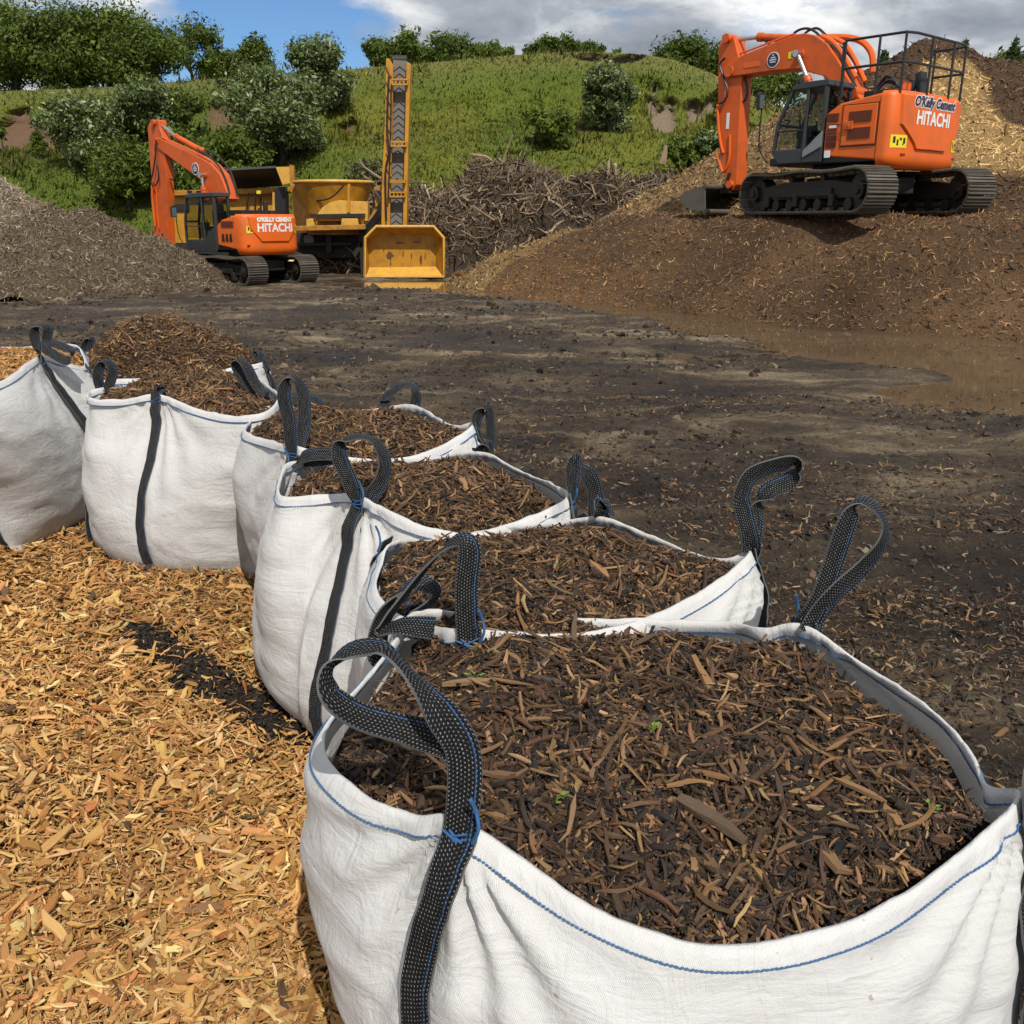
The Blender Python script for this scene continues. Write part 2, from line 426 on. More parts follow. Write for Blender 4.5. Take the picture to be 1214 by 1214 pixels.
def pick(rng, n, pal, wts, var=.25):
    pal = np.array(pal, float); i = rng.choice(len(pal), n, p=np.array(wts) / sum(wts))
    c = pal[i] * rng.uniform(1 - var, 1 + var, (n, 1)) * (1 + rng.normal(0, .05, (n, 3)))
    return np.clip(c, .003, .9)
PAL_MULCH = [(.024, .015, .010), (.050, .028, .015), (.095, .050, .023), (.19, .105, .045), (.010, .008, .007), (.30, .18, .085)]
W_DARK = [.30, .29, .18, .09, .14, .025]
W_BROWN = [.08, .20, .32, .30, .03, .10]
PAL_CHIP = [(.40, .215, .068), (.48, .28, .10), (.31, .145, .042), (.57, .38, .17), (.22, .108, .036), (.34, .135, .045), (.085, .05, .025)]
W_CHIP = [.33, .24, .17, .11, .09, .03, .03]

# ------------------------------------------------------------------ ground height
EDGE = [(-1.2, 27.5), (-.55, 25.2), (1.2, 22.7), (4.9, 17.8), (8.5, 14.6), (14, 10.6), (20, 7)]
def bench_s(x, y):
    x = np.asarray(x, float); y = np.asarray(y, float); best = np.full(x.shape, 99.0); sg = np.ones(x.shape)
    for (ax, ay), (bx, by) in zip(EDGE[:-1], EDGE[1:]):
        t = np.clip(((x - ax) * (bx - ax) + (y - ay) * (by - ay)) / ((bx - ax)**2 + (by - ay)**2), 0, 1)
        d = np.hypot(x - ax - t * (bx - ax), y - ay - t * (by - ay))
        side = np.sign((bx - ax) * (y - ay) - (by - ay) * (x - ax))
        sg = np.where(d < best, side, sg); best = np.minimum(best, d)
    return best * sg
def puddle_mask(x, y):
    x = np.asarray(x, float); y = np.asarray(y, float)
    def blob(cx, cy, rx, ry, rot):
        c, s = math.cos(rot), math.sin(rot); dx, dy = x - cx, y - cy
        return 1 - sstep(.55, 1.15, np.sqrt(((dx * c + dy * s) / rx)**2 + ((-dx * s + dy * c) / ry)**2))
    sb = bench_s(x, y); w = np.interp(y, [7, 10, 13, 16, 20, 23, 25], [5.8, 5.5, 3.8, 2.1, .8, .35, .1]) * (1.06 + .2 * fbm(x * .5, y * .5, 44, 3))
    m = (1 - sstep(.7, 1.12, -sb / w)) * (1 - sstep(.3, .9, sb)) * (y < 26)
    m = np.maximum(m, blob(-2.3, 30.0, 3.6, 2.3, .1))
    m = np.maximum(m, blob(-.4, 26.5, 1.5, 3.0, .5) * .9)
    return m
def yard_h(x, y):
    x = np.asarray(x, float); y = np.asarray(y, float)
    h = .045 + fbm(x * .35, y * .6, 3, 4) * .05 + fbm(x * 1.6, y * 2.6, 9, 4) * .06 + (np.abs(fbm(x * 3.2, y * 3.6, 23, 4)) - .2) * .085 * sstep(-.25, .35, fbm(x * .45, y * .6, 29, 3)) + fbm(x * 9, y * 10, 19, 3) * .022
    rut = np.sin((y * 1.0 + x * .22 + fbm(x * .2, y * .2, 5) * 1.2) * 2.1)
    h = h + .03 * rut * sstep(6, 9, y) * (1 - sstep(24, 30, y))
    h = h - .30 * puddle_mask(x, y)
    return h
CHIPLINE = [(0.35, -1.0), (.1, .9), (-.25, 2.0), (-.75, 3.1), (-1.35, 4.6), (-2.4, 5.6), (-4.5, 6.4), (-9, 6.4)]
def chip_mask(x, y):
    """signed side of the edge of the pale chip carpet (positive = on the chips)"""
    x = np.asarray(x, float); y = np.asarray(y, float)
    ys = [p[1] for p in CHIPLINE[:6]]; xs = [p[0] for p in CHIPLINE[:6]]
    d = np.interp(y, ys, xs) - x
    return np.minimum(d, 6.1 - y + .1 * x)
def chip_h(x, y):
    d = np.clip(chip_mask(x, y), -1, 5)
    return .05 + .05 * sstep(-.1, .35, d) + .20 * sstep(.5, 2.2, d) * (1 - sstep(2.5, 5.0, y)) + fbm(np.asarray(x) * 1.3, np.asarray(y) * 1.3, 41, 4) * .05

def build_ground():
    ths = np.concatenate([np.linspace(-R(100), -R(42), 30, endpoint=False), np.linspace(-R(42), R(42), 520), np.linspace(R(42), R(100), 31)[1:]])
    rs = np.concatenate([[0.02], np.geomspace(.6, 45, 760), np.geomspace(47, 400, 24)])
    TT, RR = np.meshgrid(ths, rs); X = RR * np.sin(TT); Y = RR * np.cos(TT) - .6
    Z = yard_h(X, Y); Z = np.where(RR > 46, 0.0, Z)
    nR, nT = RR.shape; idx = np.arange(nR * nT).reshape(nR, nT)
    Fq = np.stack([idx[:-1, :-1], idx[:-1, 1:], idx[1:, 1:], idx[1:, :-1]], -1).reshape(-1, 4)
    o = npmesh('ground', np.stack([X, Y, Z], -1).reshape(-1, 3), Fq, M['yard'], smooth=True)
    tag(o, 'dark wet muddy ground of the yard with ruts', None, kind='structure')
build_ground()
def water(name, label, x0, x1, y0, y1):
    o = npmesh(name, [(x0, y0, -.012), (x1, y0, -.012), (x1, y1, -.012), (x0, y1, -.012)], [(0, 1, 2, 3)], M['water'])
    tag(o, label, kind='structure')
water('puddle', 'brown puddle along the foot of the dark heap', 0.5, 15, 6.0, 24)
water('puddle', 'shallow puddle in front of the yellow bucket', -7, 2.5, 22.5, 34)

# yard litter
def clods():
    rng = np.random.default_rng(15); n = 34000
    r = 1.8 * (28 / 1.8)**rng.uniform(0, 1, n)**.8; th = rng.uniform(-R(36), R(36), n); x, y = r * np.sin(th), r * np.cos(th)
    k = (chip_mask(x, y) < -.1) & (puddle_mask(x, y) < .4) & (rng.uniform(0, 1, n) < sstep(.35, .75, vnoise(x * .7, y * .9, 88))); x, y = x[k], y[k]; n = len(x); r = np.hypot(x, y)
    L = (rng.gamma(1.3, .012, n) + .006) * (.30 + .095 * r); P = np.stack([x, y, yard_h(x, y)], 1)
    C = pick(rng, n, [(.022, .015, .010), (.045, .031, .019), (.085, .062, .038), (.15, .115, .072)], [.4, .33, .2, .07], .3)
    o = splinters('mud_clods', P, np.tile([0, 0, 1.0], (n, 1)), L, L * rng.uniform(.55, .95, n), L * rng.uniform(.35, .7, n), C, M['bark'], .5, .05, rng=rng, lift=.2)
    tag(o, 'crumbled clods of mud churned up over the yard', 'mud clods', kind='stuff')
clods()
def litter():
    rng = np.random.default_rng(5); n = 120000
    r = 1.6 * (30 / 1.6)**rng.uniform(0, 1, n)**.85; th = rng.uniform(-R(36), R(36), n)
    x, y = r * np.sin(th), r * np.cos(th)
    keep = (chip_mask(x, y) < .1)
    dens = vnoise(x * .5, y * 1.4, 77)
    wet = puddle_mask(x, y)
    keep &= (rng.uniform(0, 1, n) < .20 + .8 * sstep(.4, .7, dens)) & ((wet < .35) | (rng.uniform(0, 1, n) < .22))
    x, y = x[keep], y[keep]; n = len(x)
    r = np.hypot(x, y)
    P = np.stack([x, y, np.maximum(yard_h(x, y), -.01)], 1); N = np.tile([0, 0, 1.0], (n, 1))
    L = np.minimum(rng.gamma(2.4, .012, n), .07) * (1 + r * .03) + .010; Wd = L * rng.uniform(.08, .26, n); T = Wd * .4
    pal = PAL_MULCH + [(.30, .20, .10), (.16, .125, .085)]
    C = pick(rng, n, pal, [.24, .26, .18, .09, .10, .02, .03, .09])
    o = splinters('bark_litter', P, N, L, Wd, T, C, M['bark'], .25, .22, rng=rng)
    tag(o, 'scattered bark and splinters lying over the muddy yard', 'bark litter', kind='stuff')
litter()

# pale wood chip carpet at the left
def carpet():
    xs = np.linspace(-6.5, .6, 150); ys = np.linspace(-.6, 7.0, 160)
    X, Y = np.meshgrid(xs, ys); Z = np.where(chip_mask(X, Y) > -.12, chip_h(X, Y), -.1)
    d = chip_mask(X, Y); Z = np.where(d < .0, np.minimum(Z, .06 + d * .6), Z)
    nR, nT = X.shape; idx = np.arange(nR * nT).reshape(nR, nT)
    Fq = np.stack([idx[:-1, :-1], idx[:-1, 1:], idx[1:, 1:], idx[1:, :-1]], -1).reshape(-1, 4)
    V = np.stack([X, Y, Z - .012], -1).reshape(-1, 3)
    C = np.tile([.12, .060, .02], (len(V), 1))
    o = npmesh('chip_ground', V, Fq, M['soilfine'], smooth=True, attrs={'col': C})
    tag(o, 'bed of compacted pale chips beside the white bags', kind='structure')
    rng = np.random.default_rng(21); n = 230000
    r = .75 * (7.5 / .75)**rng.uniform(0, 1, n); th = rng.uniform(-R(46), R(12), n)
    x, y = r * np.sin(th), r * np.cos(th); k = (chip_mask(x, y) > -.06) & (np.abs(x) < 6)
    # the dark spill shows through where the chips part
    sd = spill_d(x, y); k &= (sd > .05) | (rng.uniform(0, 1, n) < np.where(sd > 0, .55, .09))
    x, y = x[k], y[k]; n = len(x); r = np.hypot(x, y)
    z = chip_h(x, y) + rng.uniform(-.018, .044, n)
    P = np.stack([x, y, z], 1); e = .02
    N = unit(np.stack([-(chip_h(x + e, y) - chip_h(x - e, y)) / (2 * e), -(chip_h(x, y + e) - chip_h(x, y - e)) / (2 * e), np.ones(n)], 1))
    L = np.clip(rng.gamma(1.7, .0155, n) + .008, .008, .13) * (1 + .03 * r); Wd = np.minimum(L * rng.uniform(.09, .34, n), .030)
    thin = rng.uniform(0, 1, n) < .42; Wd = np.where(thin, Wd * .5, Wd); big = rng.uniform(0, 1, n) < .035; Wd = np.where(big, np.minimum(Wd * 1.9, .045), Wd); L = np.where(big, np.maximum(L, .05), L)
    T = np.clip(Wd * rng.uniform(.15, .5, n), .0015, .009)
    C = pick(rng, n, PAL_CHIP, W_CHIP, .22)
    tone = 1 + .38 * fbm(x * .9, y * .9, 61, 3)
    C = np.clip(C * tone[:, None], 0, .8)
    o = splinters('wood_chips', P, N, L, Wd, T, C, M['chip'], .40, .045, rng=rng)
    tag(o, 'fresh pale tan wood chips spread over the ground left of the bags', 'wood chips', kind='stuff')
SPILL = [W(150, 742, .12), W(205, 780, .12), W(262, 820, .1), W(335, 868, .08)]
def spill_d(x, y):
    x = np.asarray(x, float); y = np.asarray(y, float); best = np.full(x.shape, 9.0)
    hw = [.02, .05, .075, .10]
    for i in range(3):
        ax, ay = SPILL[i].x, SPILL[i].y; bx, by = SPILL[i + 1].x, SPILL[i + 1].y
        t = np.clip(((x - ax) * (bx - ax) + (y - ay) * (by - ay)) / ((bx - ax)**2 + (by - ay)**2), 0, 1)
        d = np.hypot(x - ax - t * (bx - ax), y - ay - t * (by - ay)) - (hw[i] + (hw[i + 1] - hw[i]) * t)
        best = np.minimum(best, d)
    return best + fbm(x * 6, y * 6, 91, 4) * .10
carpet()
def spill():
    rng = np.random.default_rng(8); n = 32000
    x = rng.uniform(-2.1, -.5, n); y = rng.uniform(2.7, 4.2, n); k = spill_d(x, y) < rng.gamma(1.2, .035, n)
    x, y = x[k], y[k]; n = len(x)
    P = np.stack([x, y, chip_h(x, y) + rng.uniform(-.005, .012, n)], 1); N = np.tile([0, 0, 1.0], (n, 1))
    L = rng.gamma(2, .004, n) + .006; Wd = L * rng.uniform(.3, .8, n); T = Wd * .5
    C = pick(rng, n, [(.012, .009, .007), (.02, .014, .010), (.032, .02, .012)], [.5, .35, .15])
    o = splinters('dark_mulch', P, N, L, Wd, T, C, M['bark'], .5, .1, rng=rng)
    tag(o, 'streak of black mulch spilt across the pale chips', 'mulch', kind='stuff')
spill()

# ------------------------------------------------------------------ bulk bags
BAGGROUP = 'white bulk bags in a row'
def build_bag(key, label, rim, corners, heap, loops, kb=1.0, bulge=.09, zb=.05, N=200, Mr=40, edge=.045, detail=1, nch=3000,
              fill_label='', brown=0.0, dome_pow=3.0, boff=(0, 0), chipscale=1.0, pal=None, wts=None, seed=1, strap_end=.93, bigpieces=None, shift=(0, 0)):
    ctrl = [W(p[0], p[1], p[2]) for p in rim]
    Rm = closed_curve([tuple(c) for c in ctrl], N)
    cen = np.mean([tuple(ctrl[i]) for i in corners], 0)
    ki = [int(np.argmin(np.linalg.norm(Rm - np.array(ctrl[i]), axis=1))) for i in corners]
    side = np.zeros(N, int); fr = np.zeros(N)
    for s in range(4):
        a, b = ki[s], ki[(s + 1) % 4]; ln = (b - a) % N
        for j in range(ln): side[(a + j) % N] = s; fr[(a + j) % N] = j / ln
    bc = [np.array([*(cen[:2] + (np.array(ctrl[i])[:2] - cen[:2]) * kb + np.array(boff)), zb]) for i in corners]
    B = np.array([bc[side[u]] * (1 - fr[u]) + bc[(side[u] + 1) % 4] * fr[u] for u in range(N)])
    mid4 = 4 * fr * (1 - fr)
    tang = np.roll(Rm, -1, 0) - np.roll(Rm, 1, 0); tang = unit(tang * np.array([1, 1, 0]))
    nout = np.stack([tang[:, 1], -tang[:, 0], np.zeros(N)], 1)
    if np.mean(((Rm - cen) * nout).sum(1)) < 0: nout = -nout
    nout = unit(sum(np.roll(nout, k, 0) for k in range(-6, 7)))
    B[:, :2] += nout[:, :2] * (mid4 * .05)[:, None]
    seglen = np.linalg.norm(np.roll(Rm, -1, 0) - Rm, axis=1); arc = np.concatenate([[0], np.cumsum(seglen)[:-1]])
    sidelen = [seglen[side == s].sum() for s in range(4)]
    dcor = np.minimum(fr, 1 - fr) * np.array([sidelen[s] for s in side])
    ts = np.linspace(0, 1, Mr)
    V = np.zeros((Mr, N, 3)); A = np.zeros((Mr, N, 3))
    for r, t in enumerate(ts):
        e = float(sstep(0, .8, t))
        p = Rm * (1 - e) + B * e
        z = Rm[:, 2] * (1 - t) + B[:, 2] * t
        bl = bulge * (math.sin(math.pi * min(1, t)**.75)) * (.45 + .55 * np.sqrt(mid4))
        ins = .07 * max(0, (t - .82) / .18)**2
        dep = (Rm[:, 2] - z)
        ang = np.arctan2(dep + .01, dcor + .01); rad = np.hypot(dep, dcor)
        fold = np.sin(ang * 15 + side * 1.7 + seed) * np.exp(-rad / .32) * .017 * sstep(.015, .10, rad)
        wr = fbm(arc * 3.2 + seed * 9, z * 10 + seed, 100 + seed, 4) * .013 + fbm(arc * 9 + z * 3, z * 26 - arc * 2, 140 + seed, 3) * .0022 + fbm(arc * 1.3, z * 2.2, 160 + seed, 2) * .030
        cre = -np.abs(fbm(arc * 4 + z * 6, z * 7 - arc * 3, 180 + seed, 3)) * .007
        amp = float(sstep(0, .06, t))
        p = p + nout * ((bl - ins + (fold + wr + cre) * amp))[:, None]
        p[:, 2] = z
        V[r] = p; A[r] = np.stack([arc, z, np.zeros(N)], 1)
    V[:, :, 0] += shift[0]; V[:, :, 1] += shift[1]
    Rm = Rm + np.array([shift[0], shift[1], 0]); cen = cen + np.array([shift[0], shift[1], 0])
    idx = np.arange(Mr * N).reshape(Mr, N); nx = np.roll(idx, -1, 1)
    Fq = np.stack([idx[:-1], nx[:-1], nx[1:], idx[1:]], -1).reshape(-1, 4)
    loc = Vector((cen[0], cen[1], zb))
    root = empty('bulk_bag', loc, 0, label, 'bulk bag', BAGGROUP)
    npmesh('bag_body', V.reshape(-1, 3), Fq, M['fabric'], root, True, {'suv': A.reshape(-1, 3)}, loc)
    # doubled hem along the rim
    hd = .034 if detail else .034
    dn = unit(V[3] - V[0]); wob = fbm(arc * 14, arc * 0 + seed, 33 + seed, 3) * .006
    wob2 = fbm(arc * 22, arc * 0 + seed + 5, 39 + seed, 2) * .004
    top = V[0] + np.array([0, 0, 1]) * (.004 + wob)[:, None]
    rings = [V[0] + dn * hd + nout * .005, V[0] + dn * (hd * .4) + nout * (.007 + wob2)[:, None], top + nout * .004, top - nout * .003, V[0] + dn * (hd * .5) - nout * (.006 + wob2)[:, None], V[0] + dn * hd - nout * .004]
    HV = np.stack(rings); ai = np.arange(6 * N).reshape(6, N); an = np.roll(ai, -1, 1)
    HF = np.stack([ai[:-1], an[:-1], an[1:], ai[1:]], -1).reshape(-1, 4)
    HA = np.stack([np.stack([arc, Rm[:, 2] - .01 * k, arc * 0], 1) for k in range(6)])
    npmesh('hem', HV.reshape(-1, 3), HF, M['fabric'], root, True, {'suv': HA.reshape(-1, 3)}, loc)
    mb = MB(); path = V[0] + dn * (hd * .93) + nout * .0085
    for wh, off in ((nout, .0085), (-nout, .0065)):
        path = V[0] + dn * (hd * .9) + wh * off
        sub = 3 if detail else 1
        pts = []
        for i in range(N):
            for k in range(sub): pts.append(path[i] * (1 - k / sub) + path[(i + 1) % N] * (k / sub))
        if detail:
            for i in range(0, len(pts) - 1, 2):
                q = Vector(pts[i]); w = Vector(pts[(i + 2) % len(pts)]); dd = (w - q) * .45
                j = Vector((0, 0, random.uniform(-.0016, .0016)))
                mb.tube([q + j, q + dd, q + dd * 1.95 - j], [.0012, .0021, .0012], 5)
        else: mb.tube(pts, .0028, 4, closed=True)
    mb.build('stitching', M['blue'], root, True, origin=loc)
    # corner straps with lifting loops
    for c in range(4):
        k = ki[c]
        tg = Vector(tang[k])
        n_ = int(Mr * strap_end); pp = []; ww = []; wid = []
        for r in range(0, n_):
            J = max(2, int(round(.034 / seglen.mean()))); ws = [V[r, (k + j) % N] for j in range(-J, J + 1)]
            q = V[r, k] * 1.0; hi = max(float((w_ - q) @ nout[k]) for w_ in ws); q = q + nout[k] * (hi + .007)
            dirr = ws[-1] - ws[0]; dirr = dirr / np.linalg.norm(dirr)
            pp.append(q + np.array(tg) * .012 * math.sin(r * .23 + seed)); ww.append((Vector(dirr) * .5 + tg * .5)); wid.append(.066 if key == 'A' else .058)
        pp[0] = pp[0] + np.array([0, 0, .015])
        st = MB().ribbon(pp, ww, wid, .004).build('corner_strap', M['web'], root, True, origin=loc)
        # tacking stitches in blue where the strap meets the hem
        tk = MB(); b0 = Vector(pp[1]) + Vector(nout[k]) * .004
        for j in range(5 if detail else 2):
            a = b0 + tg * random.uniform(-.03, -.015) + Vector((0, 0, random.uniform(-.02, .015)))
            b = b0 + tg * random.uniform(.015, .03) + Vector((0, 0, random.uniform(-.02, .015)))
            tk.tube([a, (a + b) / 2 + Vector(nout[k]) * .004, b], .0022, 5)
        if detail: 
            e0 = b0 + tg * .028
            tk.tube(smooth_path([e0, e0 + Vector((.01, -.005, .03)), e0 + Vector((.006, 0, .06)), e0 + Vector((-.002, -.006, .085))], 4), .0035, 5)
        tk.build('tack_stitch', M['blue'], st, True, origin=loc)
        if c in loops:
            lp = loops[c]; Y0 = Rm[k, 1]
            ctrlp = []; cw = []
            for (px, py, dy, w) in lp:
                ctrlp.append(tuple(VY(px, py, Y0 + dy) + Vector((shift[0], 0, 0)))); cw.append(tuple(camvec(*w).normalized()))
            ctrlp[0] = tuple(Vector(pp[1])); cw[0] = tuple(tg if tg.x > 0 else -tg)
            Pp = smooth_path(ctrlp, 7); Wp = smooth_path(cw, 7)
            MB().ribbon(Pp, Wp, .056, .0045).build('lifting_loop', M['web'], st, True, origin=loc)
    # ---- mulch heaped inside (rests in the bag: a thing of its own)
    rng = np.random.default_rng(300 + seed)
    nr = 26; inn = V[2] - nout * .028
    Ez = Rm[:, 2] - edge * 1.25 * (1 + .4 * fbm(arc * 5, arc * 0, 55 + seed, 2)); 
    Ez = np.minimum(Ez, Rm[:, 2].mean() - edge * .3 + 0 * Ez)
    c2 = np.array([inn[:, 0].mean(), inn[:, 1].mean()])
    pk = Ez.mean() + heap
    def surf(rr, ui):
        ui = np.asarray(ui); i0 = np.floor(ui).astype(int) % N; i1 = (i0 + 1) % N; f = (ui - np.floor(ui))[..., None]
        ex = inn[i0] * (1 - f) + inn[i1] * f; ez = Ez[i0] * (1 - f[..., 0]) + Ez[i1] * f[..., 0]
        x = c2[0] + (ex[..., 0] - c2[0]) * rr; y = c2[1] + (ex[..., 1] - c2[1]) * rr
        w = rr**dome_pow
        z = pk * (1 - w) + ez * w + fbm(x * 5, y * 5, 70 + seed, 4) * .035 * (1 - rr**6)
        return np.stack([x, y, z], -1)
    rr = np.linspace(0.02, 1, nr); RRg, UU = np.meshgrid(rr, np.arange(N), indexing='ij')
    SV = surf(RRg, UU); si = np.arange(nr * N).reshape(nr, N); sn = np.roll(si, -1, 1)
    SF = np.stack([si[:-1], sn[:-1], sn[1:], si[1:]], -1).reshape(-1, 4)
    pal = pal or PAL_MULCH; wts = wts or [a * (1 - brown) + b * brown for a, b in zip(W_DARK, W_BROWN)]
    bcol = np.array([.012, .008, .006]) * (1 - brown) + np.array([.05, .027, .013]) * brown
    if pal is PAL_CHIP: bcol = np.array([.16, .085, .03])
    fl = npmesh('mulch_fill', SV.reshape(-1, 3) - np.array([0, 0, .008]), SF, M['soilfine'], None, True, {'col': np.tile(bcol, (nr * N, 1))}, (cen[0], cen[1], float(Rm[:, 2].mean())))
    tag(fl, fill_label, 'mulch heap', 'heaps of mulch filling the bags')
    n = int(nch * 3.4); ra = np.sqrt(rng.uniform(0, 1, n)) * .95; ua = rng.uniform(0, N, n)
    P = surf(ra, ua); e = .01
    dr = surf(np.minimum(ra + e, 1), ua) - surf(np.maximum(ra - e, 0), ua); du = surf(ra, ua + .5) - surf(ra, ua - .5)
    Nn = unit(np.cross(dr, du)); Nn *= np.sign(Nn[:, 2:3] + 1e-9)
    P = P + Nn * rng.uniform(-.012, .018, (n, 1)); 
    L = np.clip(rng.gamma(2.2, .0125, n) + .010, .010, .10) * chipscale; L = L * .78; sl = rng.uniform(0, 1, n) < .022; L = np.where(sl, rng.uniform(.045, .095, n) * chipscale, L); L = np.minimum(L, .018 + (.985 - ra) * .5); Wd = np.clip(L * rng.uniform(.08, .29, n), .003, .015 * chipscale); Wd = np.where(rng.uniform(0, 1, n) < .35, Wd * .6, Wd); Wd = np.where(sl, L * rng.uniform(.07, .14, n), Wd); T = np.clip(Wd * rng.uniform(.2, .5, n), .002, .008 * chipscale)
    C = pick(rng, n, pal, wts, .3); C[sl] = pick(rng, int(sl.sum()), pal[1:4] + pal[5:6], [.25, .4, .27, .08], .25)
    P = P + Nn * (.012 * sl[:, None])
    ch = splinters('bark_chips', P, Nn, L, Wd, T, C, M['bark'] if pal is PAL_MULCH else M['chip'], .34, .06, parent=fl, rng=rng, origin=(cen[0], cen[1], float(Rm[:, 2].mean())))
    ch['kind'] = 'stuff'
    return dict(surf=surf, rim=Rm, N=N, cen=cen, inn=inn, c2=c2)

def fit_height(bag, px, py):
    """point of a bag's mulch surface seen along a sight line (search on the surface)"""
    rr = np.linspace(.02, .98, 90); uu = np.linspace(0, bag['N'], 240, endpoint=False)
    A, B_ = np.meshgrid(rr, uu, indexing='ij'); Pt = bag['surf'](A, B_)
    qx, qy = project(Pt.reshape(-1, 3)); i = np.argmin((qx - px)**2 + (qy - py)**2)
    return Vector(Pt.reshape(-1, 3)[i])

X1 = (1, 0, 0)
bagA = build_bag('A', 'largest nearest bulk bag, heaped with dark mulch, its looped strap arching over its left corner',
    [(545, 973, .97), (600, 1008, .94), (700, 1075, .89), (830, 1120, .86), (970, 1106, .87), (1090, 1050, .91), (1207, 948, .98),
     (1168, 932, .95), (1148, 893, .93), (1105, 845, .92), (1030, 795, .92), (955, 744, .97),
     (905, 747, .94), (850, 738, .91), (700, 735, .915), (590, 736, .915), (499, 724, .96),
     (470, 760, .94), (430, 812, .93), (395, 852, .93), (383, 884, .94), (398, 915, .94), (440, 950, .935), (490, 966, .935)],
    [0, 6, 11, 16], .062,
    {0: [(545, 973, 0, X1), (551, 930, .0, (1, .1, 0)), (547, 885, .01, (1, .15, .1)), (520, 842, .02, (.85, -.35, .3)), (494, 808, .05, (.75, -.5, .5)), (468, 782, .09, (.5, -.35, .9)),
         (448, 768, .11, (.15, .3, 1)), (420, 770, .11, (0, .4, 1)), (399, 785, .09, (-.1, .2, 1)), (390, 806, .06, (.3, .1, 1)), (395, 828, .04, (.2, .35, .9)), (430, 850, .05, (.1, .55, .8)), (485, 866, .06, (-.05, .7, .7)), (530, 880, .03, (-.1, .9, .5)), (550, 905, .02, (.4, .7, .3))],
     1: [(1207, 948, 0, X1), (1216, 930, .0, (.6, 0, .8)), (1222, 900, .02, (.6, 0, .8)), (1240, 880, .03, (.3, 0, 1)), (1262, 900, .03, (.3, .1, 1)), (1245, 930, .02, (.5, .2, .8)), (1215, 950, .0, (.8, 0, .4))],
     2: [(955, 746, 0, X1), (972, 712, .01, (.88, -.3, .25)), (990, 662, .02, (.88, -.3, .3)), (1006, 616, .03, (.85, -.3, .4)), (1018, 597, .04, (.3, .3, .9)), (1036, 600, .04, (.25, .5, .8)), (1049, 622, .04, (.55, .1, .8)), (1045, 645, .03, (.6, -.2, .7)), (1022, 674, .03, (.6, -.55, .6)), (992, 702, .01, (.6, -.6, .5)), (970, 728, .01, (.75, -.5, .4)), (960, 750, .0, X1)],
     3: [(499, 724, 0, X1), (515, 707, .0, (.5, .3, .8)), (503, 692, -.01, (.3, .5, .8)), (478, 698, -.02, (.3, .5, .8)), (458, 722, -.03, (.6, .4, .6)), (448, 755, -.03, (.8, .2, .5)), (450, 780, -.02, (.8, .1, .5)), (468, 770, .0, (.7, .3, .6)), (486, 742, .0, (.7, .3, .6))]},
    bulge=.085, N=360, Mr=64, edge=.045, kb=1.11, boff=(-.045, .0), nch=15000, fill_label='dark bark mulch heaped in the nearest white bag, green sprouts on it', brown=.06, seed=1, strap_end=.97)

bagB = build_bag('B', 'second bulk bag from the camera, its open loop standing up against the muddy yard',
    [(552, 748, .97), (620, 752, .93), (700, 750, .91), (770, 733, .91), (838, 698, .93), (889, 655, .99),
     (850, 664, .95), (790, 645, .93), (716, 614, .97), (660, 620, .93), (590, 628, .91), (520, 640, .92), (466, 643, .96), (452, 672, .93), (446, 700, .93), (470, 728, .93), (510, 742, .94)],
    [0, 5, 8, 12], .085,
    {0: [(552, 748, 0, X1), (553, 700, .0, (1, 0, .2)), (557, 656, .01, (1, 0, .3)), (550, 640, .02, (.5, .5, .7)), (532, 645, .03, (.5, .6, .6)), (508, 670, .04, (.65, .65, .4)), (484, 700, .05, (.65, .65, .4)), (463, 728, .05, (.6, .6, .5)), (455, 745, .05, (.5, .5, .7)), (475, 742, .03, (.4, .6, .7)), (515, 745, .02, (.2, .9, .3))],
     1: [(889, 657, 0, X1), (889, 635, 0, (1, .1, .2)), (882, 606, .0, (.95, .2, .2)), (879, 588, .0, (.9, .3, .3)), (890, 565, .01, (.7, -.5, .5)), (915, 553, .02, (.3, -.6, .7)), (938, 549, .03, (.2, -.6, .8)), (946, 556, .04, (.2, .5, .8)), (936, 570, .04, (-.3, .8, .5)), (912, 581, .03, (-.3, .8, .5)), (898, 600, .02, (.7, .5, .4)), (893, 630, .01, X1), (890, 655, 0, X1)],
     2: [(716, 614, 0, X1), (712, 604, 0, (.8, 0, .6)), (712, 598, .01, (.4, .5, .8)), (718, 600, .02, (.5, .3, .8)), (719, 612, .01, X1)]},
    bulge=.10, N=260, Mr=44, nch=9000, fill_label='bark mulch in the second bag with one thick chip on top', brown=.24, seed=2)

